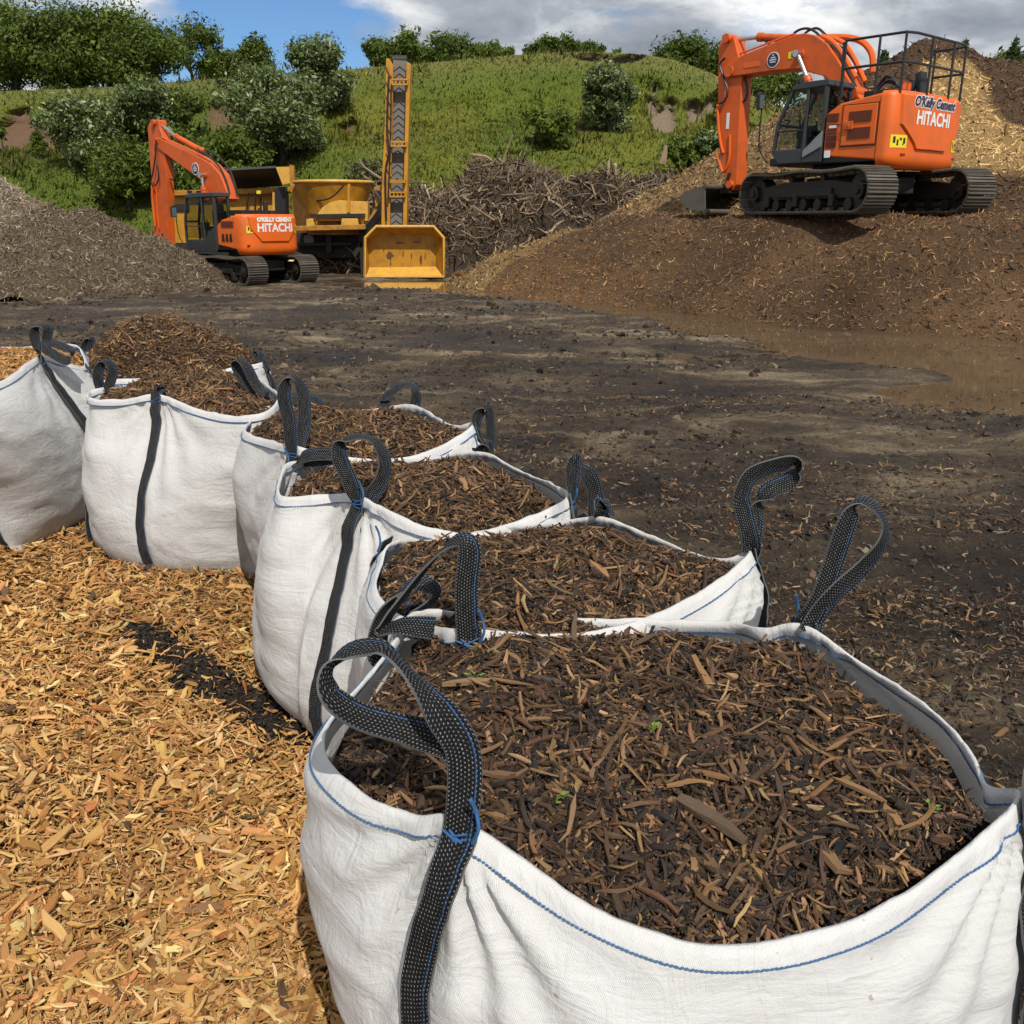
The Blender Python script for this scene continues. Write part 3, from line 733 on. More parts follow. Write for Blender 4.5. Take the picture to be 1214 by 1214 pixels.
bagC = build_bag('C', 'bulk bag with creased white front, third from the camera, loop standing at its near corner',
    [(427, 588, .99), (470, 612, .95), (510, 626, .93), (560, 633, .92), (615, 618, .92), (650, 603, .94), (673, 588, .99),
     (650, 573, .95), (610, 556, .94), (567, 536, .97), (500, 545, .93), (430, 548, .93), (350, 548, .96), (333, 568, .94), (333, 588, .94), (365, 589, .945), (400, 586, .955)],
    [0, 6, 9, 12], .12,
    {0: [(427, 588, 0, X1), (414, 568, 0, (.8, -.3, .5)), (403, 543, .0, (.9, 0, .4)), (405, 524, .01, (.6, .5, .6)), (424, 518, .02, (.1, .4, .9)), (444, 523, .03, (.4, .2, .9)), (456, 545, .03, (.6, .2, .7)), (452, 570, .02, (.8, .3, .5)), (437, 592, .0, X1)],
     1: [(673, 588, 0, X1), (679, 565, 0, (1, 0, .3)), (682, 547, .01, (.8, .2, .5)), (690, 556, .03, (.4, .3, .8)), (702, 570, .05, (1, .2, .2)), (706, 600, .06, (1, 0, .2)), (700, 622, .05, (1, 0, .3)), (685, 612, .02, X1)],
     2: [(567, 536, 0, X1), (572, 528, 0, (.7, .3, .6)), (580, 527, .01, (.3, .5, .8)), (578, 534, .01, X1)],
     3: [(350, 550, 0, X1), (362, 541, -.01, (0, 1, .3)), (385, 538, -.02, (0, 1, .3)), (403, 541, -.02, (.1, 1, .4)), (385, 546, .0, (0, 1, .3)), (360, 552, .0, (0, 1, .3))]},
    bulge=.085, N=240, Mr=44, edge=.07, nch=8000, fill_label='bark mulch in the third bag from the camera', brown=.45, seed=3, boff=(-.12, -.16), kb=1.04)

bagD = build_bag('D', 'bulk bag squeezed between two others, two loops crossing above its narrow lit face',
    [(350, 530, 1.0), (400, 540, .95), (450, 545, .93), (495, 540, .93), (530, 526, .94), (562, 502, 1.0),
     (535, 505, .96), (488, 481, .98), (430, 487, .94), (370, 488, .94), (318, 482, .97), (300, 497, .95), (291, 512, .95), (318, 522, .96)],
    [0, 5, 7, 10], .09,
    {0: [(350, 530, 0, X1), (343, 500, 0, (.9, 0, .4)), (337, 472, 0, (1, 0, .3)), (340, 453, .01, (.6, .4, .7)), (350, 450, .03, (.3, .3, .9)), (359, 468, .04, (.8, 0, .6)), (361, 500, .03, (.9, .1, .4)), (354, 528, .0, X1)],
     1: [(562, 502, 0, X1), (566, 494, 0, (.9, .2, .3)), (577, 484, .01, (.6, .5, .6)), (581, 500, .03, (.7, .2, .7)), (580, 528, .03, (.9, 0, .5)), (568, 524, .01, X1)],
     2: [(488, 481, 0, X1), (493, 466, 0, (.8, 0, .6)), (484, 456, .01, (.3, .5, .8)), (468, 462, .02, (.2, .9, .4)), (454, 474, .02, (.2, .9, .4)), (460, 482, .01, (.2, .9, .4))],
     3: [(318, 482, 0, X1), (330, 476, 0, (0, 1, .3)), (352, 474, .02, (0, 1, .3)), (370, 472, .03, (0, 1, .4)), (378, 482, .03, (.3, 1, .3)), (350, 486, .01, (0, 1, .3))]},
    bulge=.10, N=200, Mr=36, nch=7000, fill_label='bark mulch in the bag squeezed behind the creased one', brown=.55, seed=4, detail=0, boff=(-.05, 0))

bagE = build_bag('E', 'broad bulk bag piled highest with brown mulch, one strap running down its front',
    [(188, 468, 1.02), (225, 482, .98), (270, 493, .96), (312, 490, .98), (330, 472, 1.0),
     (318, 458, .98), (295, 447, .99), (230, 452, .96), (160, 456, .96), (122, 460, .99), (106, 465, .98), (108, 473, .98), (145, 474, .985)],
    [0, 4, 6, 9], .14,
    {0: [(188, 468, 0, X1), (188, 462, .01, X1), (189, 459, .02, (.3, .2, 1)), (190, 464, .02, X1)],
     1: [(325, 484, 0, X1), (308, 462, 0, (.8, -.3, .5)), (292, 434, .0, (.8, -.3, .5)), (282, 426, .02, (.4, .4, .8)), (279, 433, .04, (.6, .2, .7)), (292, 455, .04, (.8, -.3, .4)), (318, 482, .01, X1)],
     3: [(120, 464, 0, X1), (116, 446, 0, (1, 0, .3)), (121, 430, .01, (.5, .5, .7)), (128, 430, .02, (.3, .3, .9)), (134, 440, .03, (.7, 0, .7)), (129, 458, .02, (.9, .2, .4)), (124, 472, .0, X1)]},
    bulge=.055, N=220, Mr=40, nch=9000, fill_label='tall heap of brown mulch in the broad bag with the front strap', brown=.9, seed=5, detail=0, dome_pow=2.2, kb=1.0, zb=.05, chipscale=1.1, strap_end=.9, boff=(-.07, -.22))

bagF = build_bag('F', 'bulk bag filled with pale chips, cut off at the edge beside the broad bag',
    [(44, 424, 1.13), (66, 428, 1.09), (86, 433, 1.05), (100, 434, 1.0), (97, 420, 1.03), (84, 408, 1.08), (20, 412, 1.06), (-60, 412, 1.07), (-105, 425, 1.1), (-110, 445, 1.08), (-105, 462, 1.1), (-60, 470, 1.07), (0, 453, 1.08)],
    [0, 3, 5, 10], .10,
    {0: [(44, 424, 0, X1), (42, 404, 0, (1, 0, .3)), (41, 392, .0, (.7, .4, .6)), (50, 386, .02, (.2, .5, .8)), (57, 392, .03, (.8, 0, .6)), (56, 404, .03, (.6, .5, .5)), (72, 410, .02, (0, .8, .5)), (85, 417, .01, (0, .8, .6)), (80, 428, .0, (.2, .9, .3)), (60, 418, .0, (.2, .9, .3)), (46, 408, .0, (.6, .6, .3))]},
    bulge=.10, N=180, Mr=36, nch=3500, fill_label='pale wood chips filling the bag at the edge', pal=PAL_CHIP, wts=W_CHIP, seed=6, detail=0, dome_pow=2.2, chipscale=1.1, boff=(.16, .22), kb=.95, zb=.10)

bagG = build_bag('G', 'bulk bag half hidden behind the broad one, brown mulch heaped above its rim',
    [(100, 452, 0.91), (150, 450, 0.88), (220, 445, 0.88), (311, 430, 0.92), (290, 424, 0.89), (268, 422, 0.89), (247, 400, 0.93),
     (200, 398, 0.88), (150, 405, 0.88), (105, 418, 0.92), (92, 435, 0.89), (89, 456, 0.89)],
    [0, 3, 6, 9], .34,
    {1: [(308, 430, 0, X1), (305, 424, 0, (.8, .2, .5)), (303, 418, .01, (.5, .5, .7)), (309, 420, .02, (.5, .3, .8)), (310, 430, .01, X1)],
     2: [(247, 402, 0, X1), (245, 392, 0, (.8, 0, .6)), (237, 387, .01, (.3, .5, .8)), (222, 391, .02, (.2, .8, .5)), (210, 396, .03, (.2, .8, .5)), (226, 397, .01, (.3, .7, .5))],
     3: [(103, 420, 0, X1), (100, 412, 0, (.8, 0, .6)), (104, 402, .01, (.4, .5, .7)), (109, 403, .02, (.6, .2, .7)), (107, 416, .01, X1)]},
    bulge=.09, N=180, Mr=34, nch=6000, fill_label='brown mulch heaped in the half hidden bag at the back', brown=1.0, seed=7, detail=0, dome_pow=2.2, chipscale=1.15, boff=(-.02, .15))

# ---- long pieces and sprouts on the near heap
def piece(name, px, py, px2, py2, w, t, col, label, bag):
    a = fit_height(bag, px, py); b = fit_height(bag, px2, py2); d = (b - a); L = d.length
    P = np.array([((a + b) / 2) + Vector((0, 0, .026))]); N = np.array([[.1, -.2, 1.0]])
    rng = np.random.default_rng(int(px))
    o = splinters(name, P * 0, N, np.array([L]), np.array([w]), np.array([t]), np.array([col]), M['bark'], .05, .03, rng=rng, align=np.array([tuple(d / L)]), alignw=1)
    o.location = P[0]
    tag(o, label, 'wood piece', 'long wood pieces lying on the mulch')
piece('wood_piece', 805, 958, 880, 1018, .026, .012, (.085, .055, .033), 'longest grey brown stick, low in the middle of the nearest heap', bagA)
piece('wood_piece', 678, 744, 682, 786, .020, .010, (.10, .065, .04), 'upright flat splinter at the back rim of the nearest heap', bagA)
piece('wood_piece', 820, 806, 852, 838, .020, .009, (.24, .13, .055), 'tan wedge of wood on the back slope of the nearest heap', bagA)
piece('wood_piece', 570, 938, 628, 932, .014, .008, (.13, .075, .04), 'thin pale stick beside the front strap of the nearest bag', bagA)
piece('wood_piece', 975, 1028, 1005, 1052, .024, .010, (.17, .095, .045), 'rough tan strip near the sagging front rim of the nearest bag', bagA)
piece('wood_piece', 985, 940, 1050, 965, .013, .008, (.20, .115, .055), 'slim tan stick on the far slope toward the right corner', bagA)
piece('wood_piece', 430 + 95, 830, 560 + 30, 815, .016, .008, (.20, .12, .06), 'pale stick lying next to the bright green sprig', bagA)
piece('wood_piece', 545, 576, 556, 592, .024, .010, (.26, .15, .07), 'short pale block on the heap of the third bag', bagC)
piece('wood_piece', 700, 675, 722, 695, .02, .010, (.26, .14, .06), 'orange brown wedge on the second heap', bagB)

def chunk(px, py, px2, py2, w, t, col, label):
    a = W(px, py, .12); b = W(px2, py2, .12); c = (a + b) / 2; z = float(chip_h(c.x, c.y)) + .025; a = W(px, py, z); b = W(px2, py2, z); d = b - a
    o = splinters('wood_piece', np.zeros((1, 3)), np.array([[.15, -.3, 1.0]]), np.array([d.length]), np.array([w]), np.array([t]), np.array([col]), M['chip'], .05, .04, rng=np.random.default_rng(int(px)), align=np.array([tuple(d / d.length)]), alignw=1)
    o.location = (a + b) / 2; tag(o, label, 'wood piece', 'odd pieces of wood lying on the pale chips')
chunk(203, 1086, 292, 1074, .030, .016, (.20, .10, .045), 'brown stick lying on the pale chips left of the nearest bag')
chunk(243, 944, 266, 932, .022, .008, (.045, .032, .025), 'dark flat chip on the pale chips, below the black streak')
chunk(0, 880, 24, 862, .05, .018, (.46, .27, .10), 'thick square ended block of wood at the left edge of the chips')
chunk(18, 948, 42, 922, .035, .012, (.42, .25, .10), 'pale flat sliver standing on edge below the thick block')
chunk(112, 1000, 128, 978, .03, .012, (.50, .22, .09), 'reddish wood flake in the middle of the pale chips')
def sprout(px, py, label, bag, s=.02):
    o0 = fit_height(bag, px, py) + Vector((0, 0, .012)); rng = random.Random(px)
    root = empty('seedling', o0, 0, label, 'seedling', 'green sprouts growing on the nearest heap')
    st = MB(); lf = []
    for k in range(4):
        a = rng.uniform(0, 6.28); q = Vector((math.cos(a) * s * .8, math.sin(a) * s * .8, s * rng.uniform(.7, 1.4)))
        st.tube([(0, 0, -.01), q * .5 + Vector((0, 0, s * .2)), q], .0012, 5)
        d = Vector((math.cos(a), math.sin(a), .3)); e = Vector((-math.sin(a), math.cos(a), 0))
        lf.append((q, d, e))
    st.build('stem', M['sprout'], root, True)
    for q, d, e in lf:
        L, w = s * rng.uniform(.9, 1.4), s * rng.uniform(.4, .6)
        MB().add([q, q + d * L * .4 + e * w, q + d * L, q + d * L * .4 - e * w, q + d * L * .45 + Vector((0, 0, -.15 * s))], [(0, 1, 4), (1, 2, 4), (2, 3, 4), (3, 0, 4)]).build('leaf', M['sprout'], root)
M['sprout'] = plain('sprout_green', (.13, .20, .03), .5, dirt=.4, dirtcol=(.06, .11, .02), scale=60)
sprout(655, 958, 'tallest green seedling in the middle of the nearest heap', bagA, .013)
sprout(563, 812, 'bright green sprig at the left of the nearest heap', bagA, .013)
sprout(772, 876, 'small green leaf near the crown of the nearest heap', bagA, .011)
sprout(1100, 968, 'tiny green sprout close to the right corner of the nearest bag', bagA, .010)

# ------------------------------------------------------------------ heaps (height fields + chip skin)
def heap_mesh(name, label, x0, x1, y0, y1, nx, ny, hf, colf, nch, Ls, colchip, tilt=.5, mat='bark', seed=1, curl=.2, cat='heap', wr=(.08, .3), child='loose_chips'):
    xs = np.linspace(x0, x1, nx); ys = np.linspace(y0, y1, ny); X, Y = np.meshgrid(xs, ys); Z = hf(X, Y)
    idx = np.arange(nx * ny).reshape(ny, nx)
    Fq = np.stack([idx[:-1, :-1], idx[:-1, 1:], idx[1:, 1:], idx[1:, :-1]], -1).reshape(-1, 4)
    zmax = np.max(Z.ravel()[Fq], 1); Fq = Fq[zmax > -.28]
    V = np.stack([X, Y, Z], -1).reshape(-1, 3)
    loc = ((x0 + x1) / 2, (y0 + y1) / 2, 0)
    o = npmesh(name, V, Fq, M['heap'], None, True, {'col': colf(V[:, 0], V[:, 1], V[:, 2])}, loc)
    tag(o, label, cat)
    rng = np.random.default_rng(seed)
    x = rng.uniform(x0, x1, nch * 3); y = rng.uniform(y0, y1, nch * 3); z = hf(x, y)
    k = np.where(z > .03)[0][:nch]; x, y, z = x[k], y[k], z[k]; n = len(x)
    e = .15
    N = unit(np.stack([-(hf(x + e, y) - hf(x - e, y)) / (2 * e), -(hf(x, y + e) - hf(x, y - e)) / (2 * e), np.ones(n)], 1))
    L = rng.gamma(3, Ls / 3, n) + Ls * .3; Wd = L * rng.uniform(wr[0], wr[1], n); T = Wd * rng.uniform(.3, .7, n)
    ch = splinters(child, np.stack([x, y, z], 1), N, L, Wd, T, colchip(rng, x, y, z, n), M[mat], tilt, curl, parent=o, rng=rng, origin=loc)
    ch['kind'] = 'stuff'
    return o

# bench of dark mulch that carries the big excavator
def bench_h(x, y):
    s = bench_s(x, y) + fbm(np.asarray(x) * .5, np.asarray(y) * .5, 12, 3) * .45
    top = 2.06 + .25 * sstep(0, -6, np.asarray(x) - 7) * 0 + fbm(np.asarray(x) * .4, np.asarray(y) * .4, 14, 3) * .16
    h = np.minimum(s * .62 - .05, top); k = .5
    h = -np.log(np.exp(-np.clip(s * .62 - .05, -5, 5) / .18) + np.exp(-top / .18)) * .18
    h = h + fbm(np.asarray(x) * 1.7, np.asarray(y) * 1.7, 15, 4) * .10 * sstep(0, .5, h)
    far = 1 - sstep(27, 31, np.asarray(y)); 
    return np.where(s < -.4, -.3, h * far - .02)
def bench_col(x, y, z):
    n = fbm(x * .5, y * .5, 31, 4); c = np.array([.090, .052, .025])[None] * (1 + .7 * n[:, None])
    w = (1 - sstep(.6, 3.2, x + .35 * (y - 24) + fbm(x, y, 35, 3) * 1.0 + .8))[:, None]
    return np.clip(c * (1 - w) + np.array([.14, .078, .034])[None] * w, .005, .5)
def bench_chip(rng, x, y, z, n):
    c = pick(rng, n, PAL_MULCH, [.08, .22, .34, .28, .02, .09], .3) * 1.25
    d = pick(rng, n, PAL_CHIP, [.2, .1, .3, .05, .25, .1, .1], .25) * .7
    w = 1 - sstep(.6, 3.2, x + .35 * (y - 24) + fbm(x, y, 35, 3) * 1.0)
    w = np.maximum(w * .75, .06)
    return np.where((rng.uniform(0, 1, n) < w)[:, None], d, c)
heap_mesh('mulch_heap', 'broad flat topped heap of dark mulch under the large excavator', -2.2, 20, 8, 31, 200, 200, bench_h, bench_col, 110000, .07, bench_chip, seed=3, wr=(.06, .2))

PK = VY(1098, 47, 30.5)
def back_h(x, y):
    x = np.asarray(x, float); y = np.asarray(y, float)
    dx = x - PK.x; dy = y - PK.y
    d = np.hypot(np.where(dx < 0, dx * 1.0, dx * .66), dy * 1.02) 
    h = PK.z - .10 - .56 * (np.sqrt(d**2 + .35) - .6) + fbm(x * .45, y * .45, 51, 3) * .35 + fbm(x * 1.6, y * 1.6, 53, 4) * .16
    ridge = 2.95 - .55 * np.abs(y - 28.3 - .1 * x) - .30 * np.maximum(0, 6 - x) + fbm(x * .7, y * .7, 57, 3) * .25
    ridge = np.minimum(ridge, (x + 1.0 + .35 * (y - 26)) * .8)
    return np.maximum(np.maximum(h, np.where(x < 13, ridge, -1)), -.3)
def back_w(x, y, z):
    # the pale load was tipped over the front of the heap: a tongue below the peak that spreads to the right lower down
    px, py = project(np.stack([x, y, z], -1))
    n = fbm(x * .7, z * .8, 65, 4) * 22
    lo = np.interp(py, [60, 75, 110, 150, 200, 215], [1120, 1100, 1078, 1070, 1040, 1040]); hi = np.interp(py, [60, 75, 100, 125, 145, 165, 215], [1130, 1150, 1166, 1168, 1185, 1290, 1300])
    a = sstep(lo - 8, lo + 8, px + n) * (1 - sstep(hi - 8, hi + 8, px + n)) * sstep(60, 72, py + n * .5) * (1 - sstep(196, 214, py + n * .6))
    return np.clip(np.maximum(a, sstep(0, 1, 9.3 - x) * .55), 0, 1)
def back_col(x, y, z):
    w = back_w(x, y, z)[:, None]
    return np.array([.070, .039, .019])[None] * (1 - w) + np.array([.26, .165, .065])[None] * w
def back_chip(rng, x, y, z, n):
    c = pick(rng, n, PAL_MULCH, [.12, .30, .32, .20, .03, .05], .3)
    d = pick(rng, n, [(.60, .40, .16), (.66, .47, .22), (.50, .31, .11), (.30, .17, .07)], [.35, .3, .25, .1], .2)
    br = sstep(9.5, 11.5, x)[:, None]; d = d * (.62 + .38 * br)
    return np.where((rng.uniform(0, 1, n) < back_w(x, y, z) * .9)[:, None], d, c)
heap_mesh('chip_heap', 'tall pointed heap streaked with pale yellow chips behind the large excavator', -4, 27, 20, 40, 200, 150, back_h, back_col, 90000, .095, back_chip, seed=4, wr=(.08, .24))

# grey heap at the left
def grey_h(x, y):
    x = np.asarray(x, float); y = np.asarray(y, float)
    d = np.hypot((x + 17.6) * .95, (y - 28.4) * 1.5)
    h = 4.3 - .475 * np.sqrt(d**2 + .6) + fbm(x * .5, y * .5, 71, 4) * .5 + fbm(x * 2, y * 2, 73, 3) * .18
    return np.maximum(h, -.3)
def grey_col(x, y, z):
    w = sstep(-13.6, -15.5, x + fbm(x, z, 75, 3) * 1.2)[:, None]
    return np.array([.085, .060, .039])[None] * (1 - w) + np.array([.24, .19, .13])[None] * w
def grey_chip(rng, x, y, z, n):
    c = pick(rng, n, [(.10, .072, .046), (.18, .13, .083), (.28, .21, .135), (.40, .32, .21), (.032, .022, .015)], [.3, .32, .18, .06, .14], .3)
    w = sstep(-13.2, -15.2, x + fbm(x, z, 75, 3) * 1.2)
    d = pick(rng, n, [(.36, .29, .20), (.50, .42, .31), (.20, .155, .105)], [.4, .3, .3], .25)
    return np.where((rng.uniform(0, 1, n) < w)[:, None], d, c)
heap_mesh('twig_heap', 'long grey heap of shredded twigs beside the small excavator', -27, -7.5, 23, 38, 150, 120, grey_h, grey_col, 100000, .105, grey_chip, tilt=.5, curl=.25, seed=5, wr=(.04, .13), child='loose_twigs')

# tangled brush pile in the middle
def brush_h(x, y):
    x = np.asarray(x, float); y = np.asarray(y, float)
    prof = np.interp(x, [-8.5, -7.2, -5.5, -3.5, -1.2, .4, 2.0, 4.0, 6.2, 8.3, 10], [0, 2.2, 2.7, 3.1, 3.8, 4.2, 3.5, 3.3, 3.9, 3.6, 0])
    sh = np.clip(1 - ((y - 39.5) / 4.4)**2, -.2, 1)
    h = prof * np.sqrt(np.clip(sh, 0, 1)) + fbm(x * .8, y * .8, 81, 4) * 1.15 - .25
    return np.where(sh < 0, -.3, np.maximum(h, -.3))
def brush():
    def col(x, y, z):
        n = fbm(x, y, 83, 3)[:, None]; return np.clip(np.array([.05, .036, .025])[None] * (1 + .6 * n), .004, .3)
    def chip(rng, x, y, z, n):
        return pick(rng, n, [(.095, .063, .038), (.17, .118, .072), (.27, .195, .125), (.04, .026, .017), (.44, .35, .24)], [.34, .32, .14, .18, .03], .3)
    o = heap_mesh('brush_pile', 'tangled pile of grey roots and branches below the green hill', -9, 10.5, 34.5, 45, 130, 80, brush_h, col, 22000, .42, chip, tilt=.9, curl=.34, seed=6, wr=(.035, .09), cat='brush pile', child='loose_sticks')
    mb = MB(); rng = random.Random(4)
    for k in range(620):
        x = rng.uniform(-8.3, 9.6); y = rng.uniform(35.2, 41); z = float(brush_h(x, y))
        if z < .1: continue
        a = rng.uniform(0, 6.28); el = rng.uniform(-.5, .95); L = rng.uniform(.5, 1.7)
        d = Vector((math.cos(a), math.sin(a), el)).normalized(); b = Vector((rng.uniform(-1, 1), rng.uniform(-1, 1), rng.uniform(-.9, .5)))
        p0 = Vector((x, y, z - .1)); r = rng.uniform(.018, .055)
        pts = [p0 - d * L * .45 - b * L * .28, p0 - d * L * .15 + b * .10 * L, p0 + d * L * .2 + b * L * .12, p0 + d * L * .5 - b * L * .35]
        mb.tube(smooth_path(pts, 3), [r * (1 - .07 * i) for i in range(10)], 5)
    s = mb.build('tangled_roots', M['root'], o, True, origin=o.location); s['kind'] = 'stuff'
M['root'] = plain('weathered_root', (.27, .195, .125), .9, dirt=.85, dirtcol=(.055, .036, .022), scale=.8, bumpa=.3)
brush()
def branch(pxs, Y, r, label):
    pts = [VY(px, py, Y) for px, py in pxs]
    pp = smooth_path([tuple(p) for p in pts], 4)
    MBr = MB().tube(pp, [r * (1 - .7 * i / len(pp)) for i in range(len(pp))], 6)
    o = MBr.build('branch', M['root'], None, True, origin=pts[0]); tag(o, label, 'branch')
branch([(593, 205), (597, 190), (603, 172), (608, 160)], 38.0, .06, 'bare curved branch sticking up out of the brush pile')
branch([(452, 212), (440, 204), (430, 196), (426, 188)], 39.5, .06, 'pale branch end curving up beside the conveyor')
branch([(785, 195), (788, 182), (789, 172)], 39.0, .16, 'short broken stump end standing on the brush pile')

# ------------------------------------------------------------------ green hill
CRX = [-500, -200, 0, 60, 130, 200, 280, 340, 415, 500, 600, 660, 700, 760, 800, 840, 870, 900, 950, 1010, 1100, 1300, 1700]
CRY = [112, 110, 108, 106, 103, 98, 92, 88, 82, 75, 66, 62, 61, 64, 71, 85, 100, 118, 136, 142, 120, 112, 115]
FY, CY = 45.0, 60.0
def hill_pt(px, t):
    """t in 0..1 foot to crest, 1..2 the field beyond"""
    px = np.asarray(px, float); t = np.asarray(t, float)
    q = (px - 607) / F
    # depth along axis differs little from y: solve x = q * depth
    py = np.interp(px, CRX, CRY)
    dy = CP + (607 - py) / F * SP; dz = -SP + (607 - py) / F * CP
    zc = CAMH + CY * dz / dy; kx = q / dy
    tt = np.clip(t, 0, 1)
    prof = tt + .10 * np.sin(tt * math.pi * 2 - .5) * np.sin(tt * math.pi)
    Y = FY + (CY - FY) * t; Y = np.where(t > 1, CY + (t - 1) * 60, Y)
    Z = np.where(t > 1, zc + .012 * (t - 1) * 60, zc * np.clip(prof, 0, 1.02)); X = kx * Y
    n = fbm(X * .25, Y * .35 + Z * .3, 111, 4) * .75 + fbm(X * .9, Y * .9 + Z, 115, 3) * .22
    amp = sstep(0, .15, tt) * (1 - .75 * sstep(.86, 1.0, tt))
    # cut banks bite into the slope
    sc = soil_mask_px(px, t)
    Y = Y + n * amp + sc * .9; Z = Z + n * .35 * amp
    return X, Y, Z
SOIL = [(26, 150, 54, 27), (263, 128, 20, 27), (405, 148, 16, 14), (776, 118, 12, 16), (790, 138, 16, 24), (826, 128, 13, 12), (745, 70, 26, 5), (852, 120, 12, 12), (0, 160, 40, 14), (700, 67, 22, 3)]
def soil_mask_px(px, t):
    py = np.interp(px, CRX, CRY); ft = 306.0
    y = ft + (py - ft) * np.clip(t, 0, 1); m = np.zeros_like(y)
    w = fbm(px * .06, y * .08, 121, 5) * .95
    for cx, cy, rx, ry in SOIL:
        d = np.hypot((px - cx) / rx, (y - cy) / ry) + w; m = np.maximum(m, 1 - sstep(.7, 1.0, d))
    return m
def hill():
    us = np.linspace(-480, 1690, 520); ts = np.concatenate([np.linspace(-.02, 1, 130), np.linspace(1.01, 2.2, 16)])
    T, U = np.meshgrid(ts, us, indexing='ij'); X, Y, Z = hill_pt(U, T); Z = np.where(T <= 0, -.4, Z)
    V = np.stack([X, Y, Z], -1).reshape(-1, 3); nr, nc = X.shape
    u, t = U.ravel(), T.ravel()
    g1 = np.array([.085, .115, .012]); g2 = np.array([.135, .14, .018]); g3 = np.array([.065, .105, .012]); g4 = np.array([.16, .15, .045])
    a = sstep(-.5, .5, fbm(V[:, 0] * .12, V[:, 2] * .3, 131, 4))[:, None]; b = sstep(-.1, .7, fbm(V[:, 0] * .4, V[:, 2] * .6, 135, 4))[:, None]
    c = g1 * (1 - a) + g2 * a; c = c * (1 - b * .7) + g3 * b * .7
    cr = sstep(.86, 1.0, t)[:, None] * .6; c = c * (1 - cr) + g4 * cr
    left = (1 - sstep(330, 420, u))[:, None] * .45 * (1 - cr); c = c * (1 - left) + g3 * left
    s = soil_mask_px(u, t)[:, None]; sl = np.where((u > 680)[:, None], np.array([.19, .145, .10]), np.array([.135, .082, .048]))
    c = c * (1 - s) + sl * s
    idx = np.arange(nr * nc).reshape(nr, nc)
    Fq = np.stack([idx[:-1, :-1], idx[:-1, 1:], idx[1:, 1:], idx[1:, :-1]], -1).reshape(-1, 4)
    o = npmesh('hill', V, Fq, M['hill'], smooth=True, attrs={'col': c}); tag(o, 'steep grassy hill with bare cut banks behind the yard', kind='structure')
    # grass
    rng = np.random.default_rng(31); n = 230000
    uu = rng.uniform(-60, 1280, n); tt = rng.uniform(.03, 1.03, n)
    k = (soil_mask_px(uu, tt) < rng.uniform(.1, .6, n)); uu, tt = uu[k], tt[k]; n = len(uu)
    x, y, z = hill_pt(uu, tt)
    hgt = rng.gamma(2.2, .036, n) + .03; weed = (rng.uniform(0, 1, n) < .5 * sstep(.15, .5, fbm(uu * .03, tt * 9, 151, 3))); hgt = np.where(weed, hgt * rng.uniform(1.4, 3.2, n), hgt); wd = hgt * rng.uniform(.10, .22, n) * np.where(weed, .6, 1) + .012
    az = rng.uniform(0, 2 * math.pi, n); lean = rng.normal(0, .8, n)
    dx, dy_ = np.cos(az), np.sin(az)
    P = np.stack([x, y, z - .05], 1)
    w = np.stack([dx * wd, dy_ * wd, 0 * wd], 1)
    tip = P + np.stack([-dy_ * lean * hgt + .1 * hgt, dx * lean * hgt, hgt], 1)
    V = np.stack([P - w, P + w, tip], 1).reshape(-1, 3)
    pc = sstep(-.4, .5, fbm(x * .12, z * .3, 131, 4))
    pd = sstep(-.05, .4, fbm(x * .3, z * .45, 137, 4)); col = np.stack([.100 + .085 * pc, .135 + .055 * pc, .013 + .011 * pc], 1) * (.84 - .52 * pd)[:, None] * rng.uniform(.82, 1.15, (n, 1))
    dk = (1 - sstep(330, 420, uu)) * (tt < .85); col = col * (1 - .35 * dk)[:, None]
    st = (rng.uniform(0, 1, n) < .12 + .35 * sstep(.88, 1, tt)); col[st] = np.array([.20, .17, .07]) * rng.uniform(.7, 1.2, (st.sum(), 1))
    yl = rng.uniform(0, 1, n) < .012; col[yl] = (.42, .33, .02)
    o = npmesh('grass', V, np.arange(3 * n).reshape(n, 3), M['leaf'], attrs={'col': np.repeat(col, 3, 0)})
    tag(o, 'rough meadow grass covering the hill', 'grass', kind='stuff')
hill()

# ------------------------------------------------------------------ trees and shrubs
def leaves(name, parent, C, Rr, n, size, cols, loc, rng, up=.25, aspect=.42, flat=.8, shell=2.4):
    C = np.array(C); Rr = np.array(Rr); wt = Rr**2; ci = rng.choice(len(C), n, p=wt / wt.sum())
    d = unit(rng.normal(0, 1, (n, 3))); rad = rng.uniform(0, 1, n)**(1 / shell) * (1 + rng.normal(0, .10, n))
    far = rng.uniform(0, 1, n) < .10; rad = np.where(far, rng.uniform(1.0, 1.4, n), rad); d[far, 2] = np.abs(d[far, 2]) * 1.3
    P = C[ci] + d * (Rr[ci] * rad)[:, None] * np.array([1, 1, flat])
    nn = unit(d * .8 + rng.normal(0, .65, (n, 3)) + np.array([0, 0, up]))
    t = rng.normal(0, 1, (n, 3)) + np.array([0, 0, -.25]); t = unit(t - nn * (t * nn).sum(1, keepdims=True)); b = np.cross(nn, t)
    L = size * rng.gamma(4, .25, n); w = L * aspect * rng.uniform(.7, 1.2, n)
    V = np.stack([P - t * L[:, None] / 2, P + b * w[:, None] / 2 + t * (L * .05)[:, None], P + t * L[:, None] / 2, P - b * w[:, None] / 2], 1).reshape(-1, 3)
    cl = np.array(cols); k = rng.choice(len(cl), n); clump = rng.uniform(.75, 1.25, len(C))[ci]
    col = cl[k] * (rng.uniform(.65, 1.35, n) * clump)[:, None]
    return npmesh(name, V, np.arange(4 * n).reshape(n, 4), M['leaf'], parent, False, {'col': np.repeat(col, 4, 0)}, loc)
